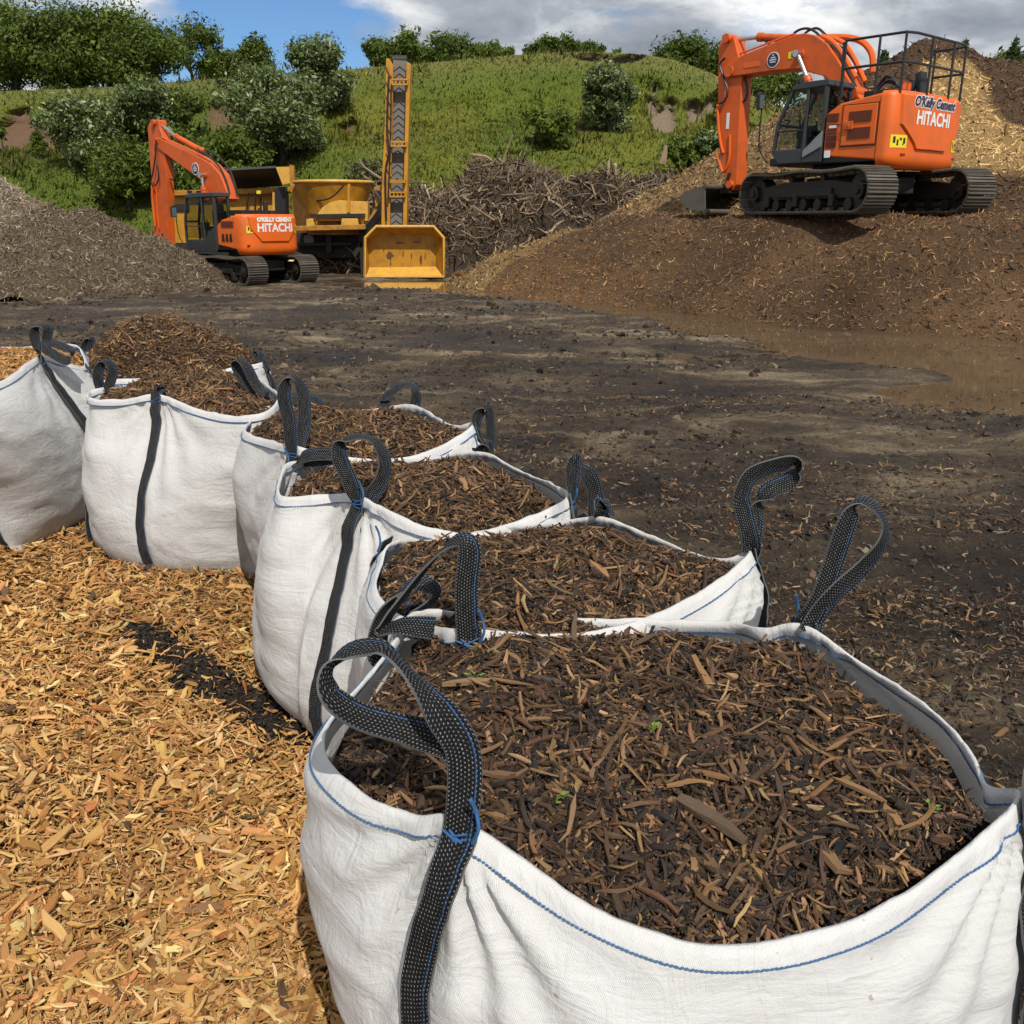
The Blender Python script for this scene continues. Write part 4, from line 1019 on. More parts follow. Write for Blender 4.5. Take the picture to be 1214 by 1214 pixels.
GREENS = {'dark': [(.062, .096, .013), (.080, .116, .016), (.10, .135, .022)], 'mid': [(.095, .140, .016), (.125, .168, .022), (.075, .11, .016)],
          'silver': [(.095, .135, .030), (.14, .18, .060), (.070, .105, .018), (.27, .31, .17)], 'pine': [(.038, .072, .018), (.052, .092, .022)], 'grey': [(.15, .15, .06), (.10, .105, .035)]}
def plant(name, cat, label, group, px, pyb, pyt, wpx, Y, tone, n, size, trunk=.25, seed=1, clumps=14, loose=1.0, z0=None):
    b = VY(px, pyb, Y); t = VY(px, pyt, Y); Hh = t.z - b.z; wd = wpx * Y / F / .92; rng = np.random.default_rng(seed); rd = random.Random(seed)
    loc = Vector(b); root = empty(name, loc, 0, label, cat, group)
    c0 = Hh * trunk; C = []; Rr = []
    for k in range(clumps):
        f = rd.random()**.8; a = rd.uniform(0, 6.28); hh = c0 + (Hh - c0) * ((.02 if cat == 'shrub' else .10) + .84 * f)
        env = math.sqrt(max(.10, 1 - ((f - .3) / .82)**2)) * rd.uniform(.8, 1.25); rr = wd / 2 * env * math.sqrt(rd.random()) * .72 * loose
        rc = wd * rd.choice((.09, .12, .16, .2, .23)) * rd.uniform(.85, 1.15)
        rc = min(rc, (Hh - c0) * .33)
        C.append((rr * math.cos(a), rr * math.sin(a), min(hh, Hh - rc * .75))); Rr.append(rc)
    tr = MB(); tp = smooth_path([(0, 0, -.5), (.03 * wd, 0, c0 * .6), (-.02 * wd, .02, c0 + (Hh - c0) * .3), (.02 * wd, 0, c0 + (Hh - c0) * .7)], 4)
    r0 = .03 * Hh + .02; tr.tube(tp, [r0 * (1 - .75 * i / len(tp)) for i in range(len(tp))], 7)
    for k in range(min(9, clumps)):
        q = Vector(C[k]); s = Vector(tp[min(len(tp) - 2, 3 + k % 6)])
        tr.tube(smooth_path([s, (s + q) / 2 + Vector((0, 0, .08 * Hh)), q], 3), [r0 * .45, r0 * .4, r0 * .33, r0 * .28, r0 * .22, r0 * .16, r0 * .1], 5)
    tr.build('trunk' if cat == 'tree' else 'stems', M['wood'], root, True)
    leaves('crown' if cat == 'tree' else 'foliage', root, C, Rr, n, size, GREENS[tone], None, rng)
    return root
GT = 'trees along the hilltop'
tl = [  # px, base, top, width, Y, tone, n, label
    (20, 118, 6, 100, 68, 'mid', 9000, 'broad dense tree at the far end of the left tree belt'),
    (75, 116, 14, 90, 66, 'dark', 8000, 'dense dark tree, second in the left tree belt'),
    (128, 112, 12, 90, 67, 'mid', 8000, 'rounded bushy tree in the middle of the left tree belt'),
    (172, 112, 28, 70, 66, 'dark', 6500, 'lower dark tree closing the left tree belt'),
    (-50, 120, 0, 110, 70, 'dark', 6000, 'tree at the very edge, before the left tree belt'),
    (226, 102, 26, 80, 70, 'mid', 1500, 'airy open tree with sky showing through its branches'),
    (262, 102, 62, 60, 72, 'mid', 3200, 'low tree between the airy tree and the round one'),
    (308, 96, 48, 46, 72, 'dark', 3600, 'small round dark tree against the blue sky'),
    (458, 84, 50, 92, 74, 'dark', 3600, 'dark tree just left of the conveyor top'),
    (516, 80, 40, 112, 75, 'dark', 4400, 'wide dark tree right of the conveyor top'),
    (576, 76, 54, 84, 76, 'mid', 3000, 'low spreading tree right of the wide dark tree'),
    (655, 72, 47, 84, 78, 'dark', 2600, 'small dark tree on the highest part of the hill'),
    (702, 70, 53, 56, 78, 'dark', 1600, 'tiny dark tree poking over the hilltop'),
    (808, 100, 46, 70, 72, 'dark', 4600, 'dark tree behind the right shoulder of the hill'),
    (848, 110, 56, 60, 71, 'dark', 4200, 'dark tree just behind the excavator arm'),
    (905, 150, 82, 100, 70, 'dark', 5000, 'dark leafy tree seen beneath the excavator boom'),
    (1190, 110, 64, 70, 70, 'mid', 4200, 'green tree at the right edge beyond the tall heap')]
for i, (px, b, t, w, Y, tone, n, lab) in enumerate(tl):
    plant('broadleaf_tree', 'tree', lab, GT, px, b, t, w * (1.25 if i < 5 else 1), Y, tone, int(n * 3.2), .22, .03 if i != 5 else .30, 50 + i, 38 if n > 6000 else (24 if i != 5 else 15), 1.0 if i != 5 else 1.25)
GS = 'shrubs on the hillside'
sl = [
    (330, 185, 78, 108, 50.5, 'silver', 9000, 'largest silvery shrub in the middle of the slope'),
    (385, 128, 46, 70, 57, 'silver', 6000, 'tall silvery shrub on the crest beside the conveyor'),
    (105, 195, 118, 88, 51, 'silver', 6000, 'wide silvery shrub below the left bank'),
    (168, 158, 100, 92, 54, 'silver', 6000, 'pale leaved shrub in the middle of the left bank'),
    (220, 150, 110, 44, 54.5, 'dark', 3200, 'dark round shrub left of the bare brown bank'),
    (150, 232, 165, 72, 48, 'mid', 4500, 'low green bush behind the grey twig heap'),
    (215, 225, 150, 90, 48.5, 'mid', 6000, 'bushy green shrub behind the small excavator arm'),
    (280, 215, 158, 80, 48.5, 'mid', 4500, 'green shrub behind the small excavator boom'),
    (722, 161, 74, 62, 53, 'silver', 6500, 'tall dark shrub alone on the open slope'),
    (658, 170, 128, 62, 51.5, 'mid', 3800, 'low spreading shrub on the open slope'),
    (840, 195, 160, 46, 49, 'silver', 2500, 'grey green bush beside the excavator bucket'),
    (810, 205, 163, 40, 48, 'mid', 2400, 'small green bush at the foot of the sandy slope'),
    (855, 128, 98, 16, 56, 'mid', 900, 'slim bush behind the upper excavator arm'),
    (2, 168, 148, 14, 52.5, 'mid', 600, 'small bush on the bare bank at the edge'),
    (44, 178, 156, 18, 52, 'mid', 700, 'small shrub growing on the bare brown bank'),
    (440, 235, 195, 60, 47, 'grey', 2400, 'dry brown scrub behind the yellow hopper')]
for i, (px, b, t, w, Y, tone, n, lab) in enumerate(sl):
    plant('shrub', 'shrub', lab, GS, px, b, t, w, Y, tone, int(n * 3.2), .19, -.02, 90 + i, 30 if n > 4000 else 16)
def conifer(px, pyb, pyt, Y, label, seed):
    b = VY(px, pyb, Y); Hh = VY(px, pyt, Y).z - b.z; rng = np.random.default_rng(seed)
    root = empty('conifer', b, 0, label, 'tree', 'young conifers beyond the tall heap')
    MB().tube([(0, 0, -.4), (0, 0, Hh * .5), (0, 0, Hh)], [.09, .06, .012], 6).build('trunk', M['wood'], root, True)
    C, Rr = [], []
    for k in range(9):
        f = k / 9; z = Hh * (.1 + .86 * f); ring = Hh * .26 * (1 - f) + .04
        for j in range(5):
            a = j * 1.256 + k; C.append((ring * .75 * math.cos(a), ring * .75 * math.sin(a), z)); Rr.append(ring * .5 + .05)
        C.append((0, 0, z)); Rr.append(ring * .5 + .06)
    leaves('crown', root, C, Rr, 2400, .24, GREENS['pine'], None, rng, aspect=.25, flat=.45)
for i, (px, b, t, Y, lab) in enumerate([(1046, 88, 58, 60, 'conifer tip seen through the guard rail'), (1140, 84, 44, 58, 'conifer close to the peak of the tall heap'), (1166, 92, 68, 60, 'smallest conifer beyond the tall heap'),
                                        (1198, 92, 40, 58, 'tallest conifer at the right edge'), (1216, 100, 42, 60, 'conifer cut by the right edge')]):
    conifer(px, b, t, Y, lab, 200 + i)

# ------------------------------------------------------------------ lettering
def text_faces(body, size, shear=0.0, bold=0.0, align='CENTER'):
    cu = bpy.data.curves.new('t', 'FONT'); cu.body = body; cu.size = size; cu.shear = shear; cu.offset = bold; cu.align_x = align; cu.align_y = 'CENTER'; cu.resolution_u = 3
    ob = bpy.data.objects.new('t', cu); COL.objects.link(ob); dg = bpy.context.evaluated_depsgraph_get(); dg.update()
    me = bpy.data.meshes.new_from_object(ob.evaluated_get(dg)); vs = [tuple(v.co) for v in me.vertices]; fs = [tuple(p.vertices) for p in me.polygons]
    COL.objects.unlink(ob); bpy.data.objects.remove(ob); bpy.data.meshes.remove(me); bpy.data.curves.remove(cu)
    return vs, fs
def text_part(name, body, size, fn, mat, parent, **kw):
    vs, fs = text_faces(body, size, **kw); mb = MB(); mb.add([fn(v[0], v[1]) for v in vs], fs)
    return mb.build(name, mat, parent)

# ------------------------------------------------------------------ excavator
def excavator(label, o, a_up, a_tr, d, tr):
    """o: ground point below the slewing ring; a_up / a_tr: headings of the upper works and of the crawlers"""
    fwd = Vector((-math.cos(a_up), math.sin(a_up), 0)); o = Vector(o)
    root = empty('excavator', o, math.atan2(fwd.y, fwd.x), label, 'excavator')
    def q(px, py, side=0.0):
        left = Vector((-fwd.y, fwd.x, 0)); p = VPL(px, py, o + left * side, fwd); return ((p - o).dot(fwd), p.z - o.z)
    # ---- crawlers
    Rt = Matrix.Rotation(-(a_tr - a_up), 3, 'Z'); g, Lt, ht, sw = d['gauge'] / 2, d['tl'], d['th'], d['shoe']
    def T(x, y, z): return Rt @ Vector((x, y, z))
    rad = ht / 2 - .05; hl = Lt / 2 - rad - .05
    for sgn in (1, -1):
        pts = []
        for k in range(13):
            t = -math.pi / 2 + math.pi * k / 12; pts.append((hl + rad * math.cos(t), ht / 2 + rad * math.sin(t)))
        for k in range(1, 12): pts.append((hl - 2 * hl * k / 12, ht / 2 + rad - .035 * math.sin(math.pi * k / 6)**2))
        for k in range(13):
            t = math.pi / 2 + math.pi * k / 12; pts.append((-hl + rad * math.cos(t), ht / 2 + rad * math.sin(t)))
        for k in range(1, 12): pts.append((-hl + 2 * hl * k / 12, ht / 2 - rad))
        cp = closed_curve([(a, 0, b) for a, b in pts], d['nshoe'])
        mb = MB()
        for i in range(len(cp)):
            p = Vector(cp[i]); tg = (Vector(cp[(i + 1) % len(cp)]) - Vector(cp[i - 1])).normalized(); pitch = (Vector(cp[(i + 1) % len(cp)]) - p).length
            nn = Vector((tg.z, 0, -tg.x)); rot = Rt @ Matrix((tg, (0, 1, 0), nn)).transposed()
            c = T(p.x, g * sgn, p.z)
            mb.box(c, (pitch * .93, sw, .035), rot)
            for off in (-.34, 0, .34): mb.box(c + rot @ Vector((off * pitch, 0, .03)), (.018, sw * .985, .034), rot)
            mb.box(c - rot @ Vector((0, 0, .05)), (pitch * .8, sw * .30, .07), rot)
        trk = mb.build('crawler_track', M['steel'], root)
        fm = MB(); y0, y1 = g * sgn - .17, g * sgn + .17
        fm.prism([(-hl, ht * .34), (hl, ht * .34), (hl, ht * .60), (hl * .4, ht * .74), (-hl * .5, ht * .74), (-hl, ht * .62)], lambda a, b, t: T(a, t, b), y0, y1)
        fm.box(T(0, g * sgn + sgn * .2, ht * .48), (Lt * .42, .06, ht * .18), Rt)
        for k in (-.22, .05, .28): fm.box(T(k * Lt, g * sgn + sgn * .22, ht * .30), (.16, .08, ht * .26), Rt)
        fm.build('track_frame', M['darksteel'], trk, bevel=.015)
        for xx, nm, rr in ((-hl, 'sprocket', rad * .86), (hl, 'idler', rad * .84)):
            w = MB().cyl(T(xx, g * sgn - .15, ht / 2), T(xx, g * sgn + .15, ht / 2), rr, 24).cyl(T(xx, g * sgn - .26, ht / 2), T(xx, g * sgn + .26, ht / 2), rr * .5, 18).cyl(T(xx, g * sgn - .3, ht / 2), T(xx, g * sgn + .3, ht / 2), rr * .22, 12)
            w.build(nm, M['darksteel'], trk, True)
        for k in range(7):
            xx = -hl * .82 + hl * 1.64 * k / 6
            MB().cyl(T(xx, g * sgn - .2, ht * .22), T(xx, g * sgn + .2, ht * .22), ht * .13, 12).build('roller', M['darksteel'], trk, True)
        for k in (-.3, .3):
            MB().cyl(T(hl * k, g * sgn - .16, ht * .80), T(hl * k, g * sgn + .16, ht * .80), ht * .08, 10).build('carrier_roller', M['darksteel'], trk, True)
    uc = MB().prism([(-1.0, -.62), (-.55, -.62), (-.4, -g + .15), (.4, -g + .15), (.55, -.62), (1.0, -.62), (1.0, .62), (.55, .62), (.4, g - .15), (-.4, g - .15), (-.55, .62), (-1.0, .62)], lambda a, b, t: T(a, b, t), ht * .45, ht * .82)
    for sx in (-1, 1): uc.bar(T(sx * 1.0, 0, ht * .72), T(sx * .3, 0, ht * .95), 1.1, .1)
    uc.build('undercarriage', M['darksteel'], root, bevel=.03)
    zb, zt = d['zb'], d['zt']; wd = d['w'] / 2
    MB().cyl((0, 0, ht * .8), (0, 0, zb + .08), .62, 32).build('slewing_ring', M['darksteel'], root, True)
    dk = MB().box((d['fx'] / 2 + d['rx'] / 2 + .1, 0, zb + .12), (d['fx'] - d['rx'] - .35, wd * 2 - .12, .16))
    dk.box((0, 0, zb + .02), (1.6, 1.3, .14)); dk.build('deck', M['black'], root, bevel=.02)
    # ---- counterweight
    rx = d['rx']; bx = rx + d['cwd']
    def xr(y):
        u = min(1.0, abs(y) / wd); return bx + (rx - bx) * max(0.0, 1 - u**d['cwp'])**(1 / d['cwp'] * 1.15)
    ring = [(bx, wd)] + [(xr(y), y) for y in [wd * math.cos(math.pi * k / 40) for k in range(1, 40)]] + [(bx, -wd)]
    lv = [(zb - .10, .90, .10), (zb - .02, .975, .03), (zb + .08, 1, 0), (zb + .16, 1, 0), ((zb + zt) / 2, 1, 0), (zt - .10, 1, 0), (zt - .03, .985, .02), (zt, .955, .05)]
    mb = MB(); n = len(ring); vs = []
    for z, s, ins in lv:
        for (x, y) in ring: vs.append((x + (ins if x < bx - .02 else 0), y * s, z))
    fs = []
    for i in range(len(lv) - 1):
        for k in range(n): fs.append((i * n + k, i * n + (k + 1) % n, i * n + n + (k + 1) % n, i * n + n + k))
    fs += [tuple(range(n)), tuple(range((len(lv) - 1) * n, len(lv) * n))[::-1]]
    mb.add(vs, [f[::-1] for f in fs]); cw = mb.build('counterweight', M['orange'], root, True)
    # raised rear panel (wide above, stepping in below)
    zs = [d['pz0'], d['pz0'] + .12, d['pz1'], zt - .06]; hw = [d['pw0'], d['pw0'] + .10, d['pw1'], d['pw1'] + .04]
    def panel(name, zs, hw, off, mat, ny=22):
        pm = MB(); rows = []; Z = []
        for i in range(len(zs) - 1):
            for k in range(6): Z.append(zs[i] + (zs[i + 1] - zs[i]) * k / 6)
        Z.append(zs[-1]); H_ = np.interp(Z, zs, hw); vs = []
        for lay in (0, 1):
            for z, h in zip(Z, H_):
                for j in range(ny + 1):
                    y = h - 2 * h * j / ny; e = .035 if lay else 0
                    yy = y * (1 - e / max(h, .1)); vs.append((xr(yy) - (off if lay else -.01), yy, z + (e if z == Z[0] and lay else (-e if z == Z[-1] and lay else 0))))
        m = len(Z); st = m * (ny + 1); fs = []
        ix = lambda l, r, c: l * st + r * (ny + 1) + c
        for r in range(m - 1):
            for c in range(ny): fs.append((ix(1, r, c), ix(1, r, c + 1), ix(1, r + 1, c + 1), ix(1, r + 1, c)))
            fs.append((ix(0, r, 0), ix(1, r, 0), ix(1, r + 1, 0), ix(0, r + 1, 0))); fs.append((ix(0, r, ny), ix(0, r + 1, ny), ix(1, r + 1, ny), ix(1, r, ny)))
        for c in range(ny): fs.append((ix(0, 0, c), ix(0, 0, c + 1), ix(1, 0, c + 1), ix(1, 0, c))); fs.append((ix(0, m - 1, c), ix(1, m - 1, c), ix(1, m - 1, c + 1), ix(0, m - 1, c + 1)))
        pm.add(vs, fs); return pm.build(name, mat, cw, True)
    panel('rear_panel', zs, hw, .045, M['orange'])
    onrear = lambda cy, cz, off: (lambda a, b: Vector((xr(cy - a) - off, cy - a, cz + b)))
    text_part('lettering', 'HITACHI', d['ts'], onrear(d['ty'], d['tz'], .052), M['white'], cw, bold=.010 * d['ts'] / .3)
    text_part('lettering', d['name'], d['ts2'], onrear(d['ty'], d['tz2'], .052), M['inkblue'] if d['big'] else M['white'], cw, shear=.25 if d['big'] else 0, bold=.014)
    if d['big']:
        vs_, fs_ = text_faces(d['name'], d['ts2'], shear=.25, bold=.03); f2 = onrear(d['ty'], d['tz2'], .049)
        MB().add([f2(v[0], v[1]) for v in vs_], fs_).build('lettering', M['white'], cw)
    for (sy, sz, w, h) in d['stickers']:
        f = onrear(sy, sz, .008); pl = MB(); N_ = 5
        for k in range(N_):
            a0, a1 = -w / 2 + w * k / N_, -w / 2 + w * (k + 1) / N_; pl.add([f(a0, -h / 2), f(a1, -h / 2), f(a1, h / 2), f(a0, h / 2)], [(0, 1, 2, 3)])
        st = pl.build('warning_sticker', M['sticker'], cw)
        f = onrear(sy, sz, .011); mk = MB()
        for k, (a, b, ww, hh) in enumerate(((-.33, .12, .12, .5), (-.14, -.1, .10, .45), (.05, .18, .14, .2), (.30, .05, .16, .45), (.05, -.25, .5, .07))):
            mk.add([f(w * (a - ww / 2), h * (b - hh / 2)), f(w * (a + ww / 2), h * (b - hh / 2)), f(w * (a + ww / 2), h * (b + hh / 2)), f(w * (a - ww / 2), h * (b + hh / 2))], [(0, 1, 2, 3)])
        mk.build('sticker_mark', M['black'], st)
    for (sy, sz) in d['lamps']:
        p = onrear(sy, sz, .0)(0, 0); MB().box(p, (.03, .16, .05)).build('reflector', M['red'], cw, bevel=.01)
    # ---- housing behind the cab, left and right
    cb = d['cab']; cx0, cx1 = cb['x0'], cb['x1']
    hz0 = zb + .06
    hs = MB().prism([(bx + .004, hz0), (cx0 - .02, hz0 + .12), (cx0 - .02, zt - .34), (cx0 - .32, zt - .16), (bx + .004, zt - .04)], lambda a, b, t: Vector((a, t, b)), .46, wd - .015)
    hs.build('side_housing', M['orange'], root, bevel=.035, seg=3)
    rh = MB().prism([(bx + .004, hz0), (d['fx'] - .25, hz0 + .12), (d['fx'] - .25, zt - .62), (d['fx'] - 1.0, zt - .35), (bx + .004, zt - .04)], lambda a, b, t: Vector((a, t, b)), -wd + .015, -.48)
    rh.build('tank_housing', M['orange'], root, bevel=.03)
    MB().box(((bx + cx0) / 2 - .02, 0, (hz0 + zt) / 2 - .05), (cx0 - bx - .1, .90, zt - hz0 - .16)).build('engine_hood', M['black'], root, bevel=.02)
    ys = wd - .013
    if d['big']:
        x0, x1 = bx + .05, bx + .80; z0, z1 = zb + .36, zt - .22
        dr = MB().box(((x0 + x1) / 2, ys + .012, (z0 + z1) / 2), (x1 - x0, .03, z1 - z0)).build('side_door', M['orange'], root, bevel=.012)
        gp = MB()
        for (a, b, c, e) in ((x0 - .022, x0 - .006, z0 - .02, z1 + .02), (x1 + .006, x1 + .022, z0 - .02, z1 + .02)): gp.box(((a + b) / 2, ys + .004, (c + e) / 2), (b - a, .012, e - c))
        for z in (z0 - .014, z1 + .014): gp.box(((x0 + x1) / 2, ys + .004, z), (x1 - x0 + .03, .012, .016))
        gp.build('door_gap', M['black'], dr)
        zm = (z0 + z1) / 2
        for (c, e) in ((zm + .05, z1 - .12), (z0 + .12, zm - .05)):
            gv = MB().box(((x0 + x1) / 2 - .02, ys + .030, (c + e) / 2), (.50, .012, e - c))
            for k in range(9): gv.box(((x0 + x1) / 2 - .02, ys + .038, c + (e - c) * (k + .5) / 9), (.48, .01, .012))
            gv.build('vent_grille', M['orange_dark'], dr)
        MB().box((x1 - .16, ys + .04, zm), (.20, .05, .16)).box((x1 - .16, ys + .07, zm), (.04, .02, .08)).build('latch', M['orange_dull'], dr, bevel=.01)
        vx0, vx1 = x1 + .10, cx0 - .06
        for (c, e, f0, f1) in ((zt - .50, zt - .34, 0, .45), (zt - .50, zt - .34, .52, 1.0), (zt - .98, zt - .62, 0.05, .95), (zb + .34, zb + .56, .05, .9)):
            a, b = vx0 + (vx1 - vx0) * f0, vx0 + (vx1 - vx0) * f1
            gv = MB().box(((a + b) / 2, ys + .01, (c + e) / 2), (b - a, .02, e - c))
            for k in range(6): gv.box(((a + b) / 2, ys + .022, c + (e - c) * (k + .5) / 6), ((b - a) * .96, .01, .012))
            gv.build('vent_grille', M['orange_dark'], root)
        MB().box((cx0 - .20, ys + .012, zb + .72), (.16, .012, .10)).build('decal', M['white'], root)
        MB().box((cx0 - .13, ys + .012, zb + .22), (.13, .012, .14)).build('decal', M['white'], root)
        MB().box(((vx0 + vx1) / 2, ys + .008, zt - .56), (vx1 - vx0 + .1, .012, .012)).build('panel_seam', M['black'], root)
    else:
        gv = MB().box((bx + .42, ys + .012, zt - .28), (.62, .02, .16))
        for k in range(5): gv.box((bx + .42, ys + .024, zt - .345 + .032 * k), (.58, .01, .01))
        gv.build('vent_grille', M['orange_dark'], root)
        for k in range(3): MB().prism([(bx + .22 + k * .2, zb + .30), (bx + .36 + k * .2, zb + .30), (bx + .33 + k * .2, zb + .50), (bx + .25 + k * .2, zb + .52)], lambda a, b, t: Vector((a, t, b)), ys, ys + .02).build('vent_slot', M['black'], root)
    # ---- engine top clutter
    eng = MB(); rd = random.Random(d['big'])
    eng.cyl((bx + .35, -.35, zt - .1), (bx + .35, -.35, zt + .38), .075, 14); eng.cyl((bx + .6, -.75, zt - .1), (bx + .6, -.75, zt + .12), .16, 18)
    eng.box((bx + .5, .25, zt + .04), (.7, .8, .16)); eng.build('exhaust_and_filters', M['black'], root, True, bevel=.01)
    if d['big']:
        MB().box((bx + .25, .1, zt + .16), (.10, .34, .28)).box((bx + .5, .1, zt + .08), (.4, .34, .08)).build('engine_cover', M['orange_dull'], root, bevel=.03)
        MB().prism([(bx + .12, zt + .02), (bx + .24, zt + .02), (bx + .33, zt + .50), (bx + .18, zt + .54)], lambda a, b, t: Vector((a, t, b)), -.62, -.34).build('air_intake', M['black'], root, bevel=.03)
    # ---- cab
    y0, y1 = .47, wd - .01; CZ = cb['z0']
    prof = cb['prof']                              # side outline (x, z)
    P3 = lambda a, b, t: Vector((a, t, b))
    cab = MB()
    cab.prism([(cx0, CZ), (prof[1][0], CZ), (prof[2][0], prof[2][1]), (prof[2][0] - .02, prof[2][1] + .06), (cx0, prof[2][1] + .06)], P3, y0, y1)
    zr = cb['zr']; xf = cb['xf']
    cab.prism([(cx0 - .04, zr - .09), (xf, zr - .12), (xf - .05, zr - .02), (xf - .35, zr + .03), (cx0 - .02, zr + .03)], P3, y0 - .02, y1 + .02)
    pw = .075
    A0 = (prof[2][0] - .03, prof[2][1]); A1 = (prof[3][0] - .03, prof[3][1]); A2 = (xf - .05, zr - .08)
    for y in (y0 + .035, y1 - .035):
        for (p, r_) in ((A0, A1), (A1, A2)): cab.bar(Vector((p[0], y, p[1])), Vector((r_[0], y, r_[1])), .07, pw, up=(0, 1, 0))
        cab.bar(Vector((cx0 + .04, y, CZ)), Vector((cx0 + .04, y, zr)), .08, .09, up=(0, 1, 0))
        mx = cb['mx']; cab.bar(Vector((mx, y, CZ + .1)), Vector((mx - .02, y, zr - .05)), .07, .08, up=(0, 1, 0))
    for (p) in (A0, A1): cab.bar(Vector((p[0], y0, p[1])), Vector((p[0], y1, p[1])), .06, .06)
    cab.bar(Vector((cx0 + .04, y0, CZ + .75)), Vector((cx0 + .04, y1, CZ + .75)), .07, .07)
    cab.box((cx0 + .03, (y0 + y1) / 2, CZ + .4), (.05, y1 - y0, .75))
    cabo = cab.build('cab', M['cabgrey'], root, bevel=.018)
    zd = CZ + (zr - CZ) * .42
    MB().bar(Vector((mx, y1 - .02, zd)), Vector((A1[0], y1 - .02, zd)), .04, .05, up=(0, 1, 0)).build('door_rail', M['black'], cabo)
    def pane(poly, y, nm='window'):
        MB().prism(poly, P3, y - .008, y + .008).build(nm, M['glass'], cabo)
    for y in (y0 + .035, y1 - .03):
        pane([(mx + .04, zd + .03), (A1[0] - .03, zd + .03), (A2[0] - .05, zr - .12), (mx + .03, zr - .12)], y)
        pane([(mx + .04, prof[2][1] + .10), (A0[0] - .06, prof[2][1] + .10), (A1[0] - .04, zd - .03), (mx + .04, zd - .03)], y)
        pane([(cx0 + .10, CZ + .62), (mx - .05, CZ + .62), (mx - .06, zr - .12), (cx0 + .10, zr - .12)], y)
    wsc = MB(); yy0, yy1 = y0 + .06, y1 - .06
    wsc.add([(A0[0] + .01, yy0, A0[1]), (A0[0] + .01, yy1, A0[1]), (A1[0] + .01, yy1, A1[1]), (A1[0] + .01, yy0, A1[1]), (A2[0] + .01, yy1, A2[1]), (A2[0] + .01, yy0, A2[1])], [(0, 1, 2, 3), (3, 2, 4, 5)])
    wsc.build('windscreen', M['glass'], cabo)
    MB().box((cx0 + .02, (y0 + y1) / 2, (CZ + .8 + zr - .1) / 2), (.012, y1 - y0 - .16, zr - .2 - CZ - .75)).build('rear_window', M['glass'], cabo)
    tri = [(cx0 + .02, CZ + .30), (mx - .02, CZ + .10), (mx - .02, CZ + .24), (cx0 + .02, zr - .95)] if d['big'] else [(cx0 + .02, CZ - .05), (prof[1][0] - .1, CZ - .10), (mx + .05, CZ + .22), (cx0 + .02, CZ + .72)]
    MB().prism(tri, P3, y1 + .004, y1 + .03).build('side_trim', M['midgrey'] if d['big'] else M['cabgrey'], cabo, bevel=.01)
    se = MB().box((cx0 + .38, (y0 + y1) / 2, CZ + .48), (.45, .46, .14)).box((cx0 + .17, (y0 + y1) / 2, CZ + .82), (.13, .46, .66)).box((cx0 + .15, (y0 + y1) / 2, CZ + 1.24), (.10, .28, .2))
    se.build('seat', M['black'], cabo, bevel=.04)
    co_ = MB().box((cx1 - .45, (y0 + y1) / 2 - .22, CZ + .55), (.3, .12, .5)).box((cx0 + .55, y0 + .15, CZ + .6), (.35, .12, .18)).box((cx0 + .55, y1 - .16, CZ + .6), (.35, .12, .18))
    for yy in (y0 + .15, y1 - .16): co_.cyl((cx0 + .68, yy, CZ + .65), (cx0 + .72, yy, CZ + .9), .02, 8)
    co_.build('control_console', M['black'], cabo)
    # mirror on a stalk
    mm = d['mirror']; st = MB().tube(smooth_path([(mm[0] - .1, y1 - .1, CZ + .05), (mm[0] + .05, y1 + .03, CZ + .4), (mm[0], y1 + .1, mm[1])], 5), .016, 8).build('mirror_stalk', M['black'], cabo, True)
    ml = MB().prism([(-.09, -.17), (.09, -.17), (.10, .13), (.05, .18), (-.05, .18), (-.10, .13)], lambda a, b, t: Vector((mm[0] + t, y1 + .16 + a, mm[1] + b)), -.03, .05).build('mirror', M['black'], st, bevel=.01)
    MB().prism([(-.075, -.15), (.075, -.15), (.08, .12), (-.08, .12)], lambda a, b, t: Vector((mm[0] + t, y1 + .16 + a, mm[1] + b)), -.036, -.031).build('mirror_glass', M['mirror'], ml)
    for yy in (y0 + .12, y1 - .12): MB().box((xf - .12, yy, zr + .07), (.10, .13, .09)).build('work_lamp', M['black'], cabo, bevel=.01)
    # ---- boom, arm, bucket: outlines in the plane of the boom, with their real thickness
    bo = [q(*p) for p in tr['boom']]; bt = d['bt']
    boom = MB().prism(bo, P3, -bt, bt).build('boom', M['orange_dull'], root, bevel=.02)
    ar = [q(*p) for p in tr['arm']]; at_ = bt * .74
    arm = MB().prism(ar, P3, -at_, at_).build('arm', M['orange_dull'], root, bevel=.018)
    for p in tr['pins']:
        a, b = q(*p[:2]); MB().cyl((a, -bt - .05, b), (a, bt + .05, b), p[2], 14).build('pivot_pin', M['orange_dull'], boom, True)
    def ram(p0, p1, p2, rb, y, nm, par, mat='orange_dull'):
        rb = max(rb, .07)
        a, b, c = [Vector((q(*p)[0], y, q(*p)[1])) for p in (p0, p1, p2)]
        rod = MB().cyl(a, b, rb * .55, 12).cyl(a - Vector((0, rb, 0)), a + Vector((0, rb, 0)), rb * .9, 12).build(nm, M['chrome'], par, True)
        MB().cyl(b, c, rb, 16).cyl(b - (c - b).normalized() * .02, b + (c - b).normalized() * .10, rb * 1.18, 16).cyl(c - Vector((0, rb * 1.1, 0)), c + Vector((0, rb * 1.1, 0)), rb * 1.1, 14).build('ram_barrel', M[mat], rod, True)
    ram(*tr['armram'], d['rr'], 0, 'arm_ram', boom)
    for sgn in (1, -1): ram(*tr['boomram'], d['rr'], sgn * (bt + .14), 'boom_ram', boom)
    ram(*tr['buckram'], d['rr'] * .8, 0, 'bucket_ram', arm)
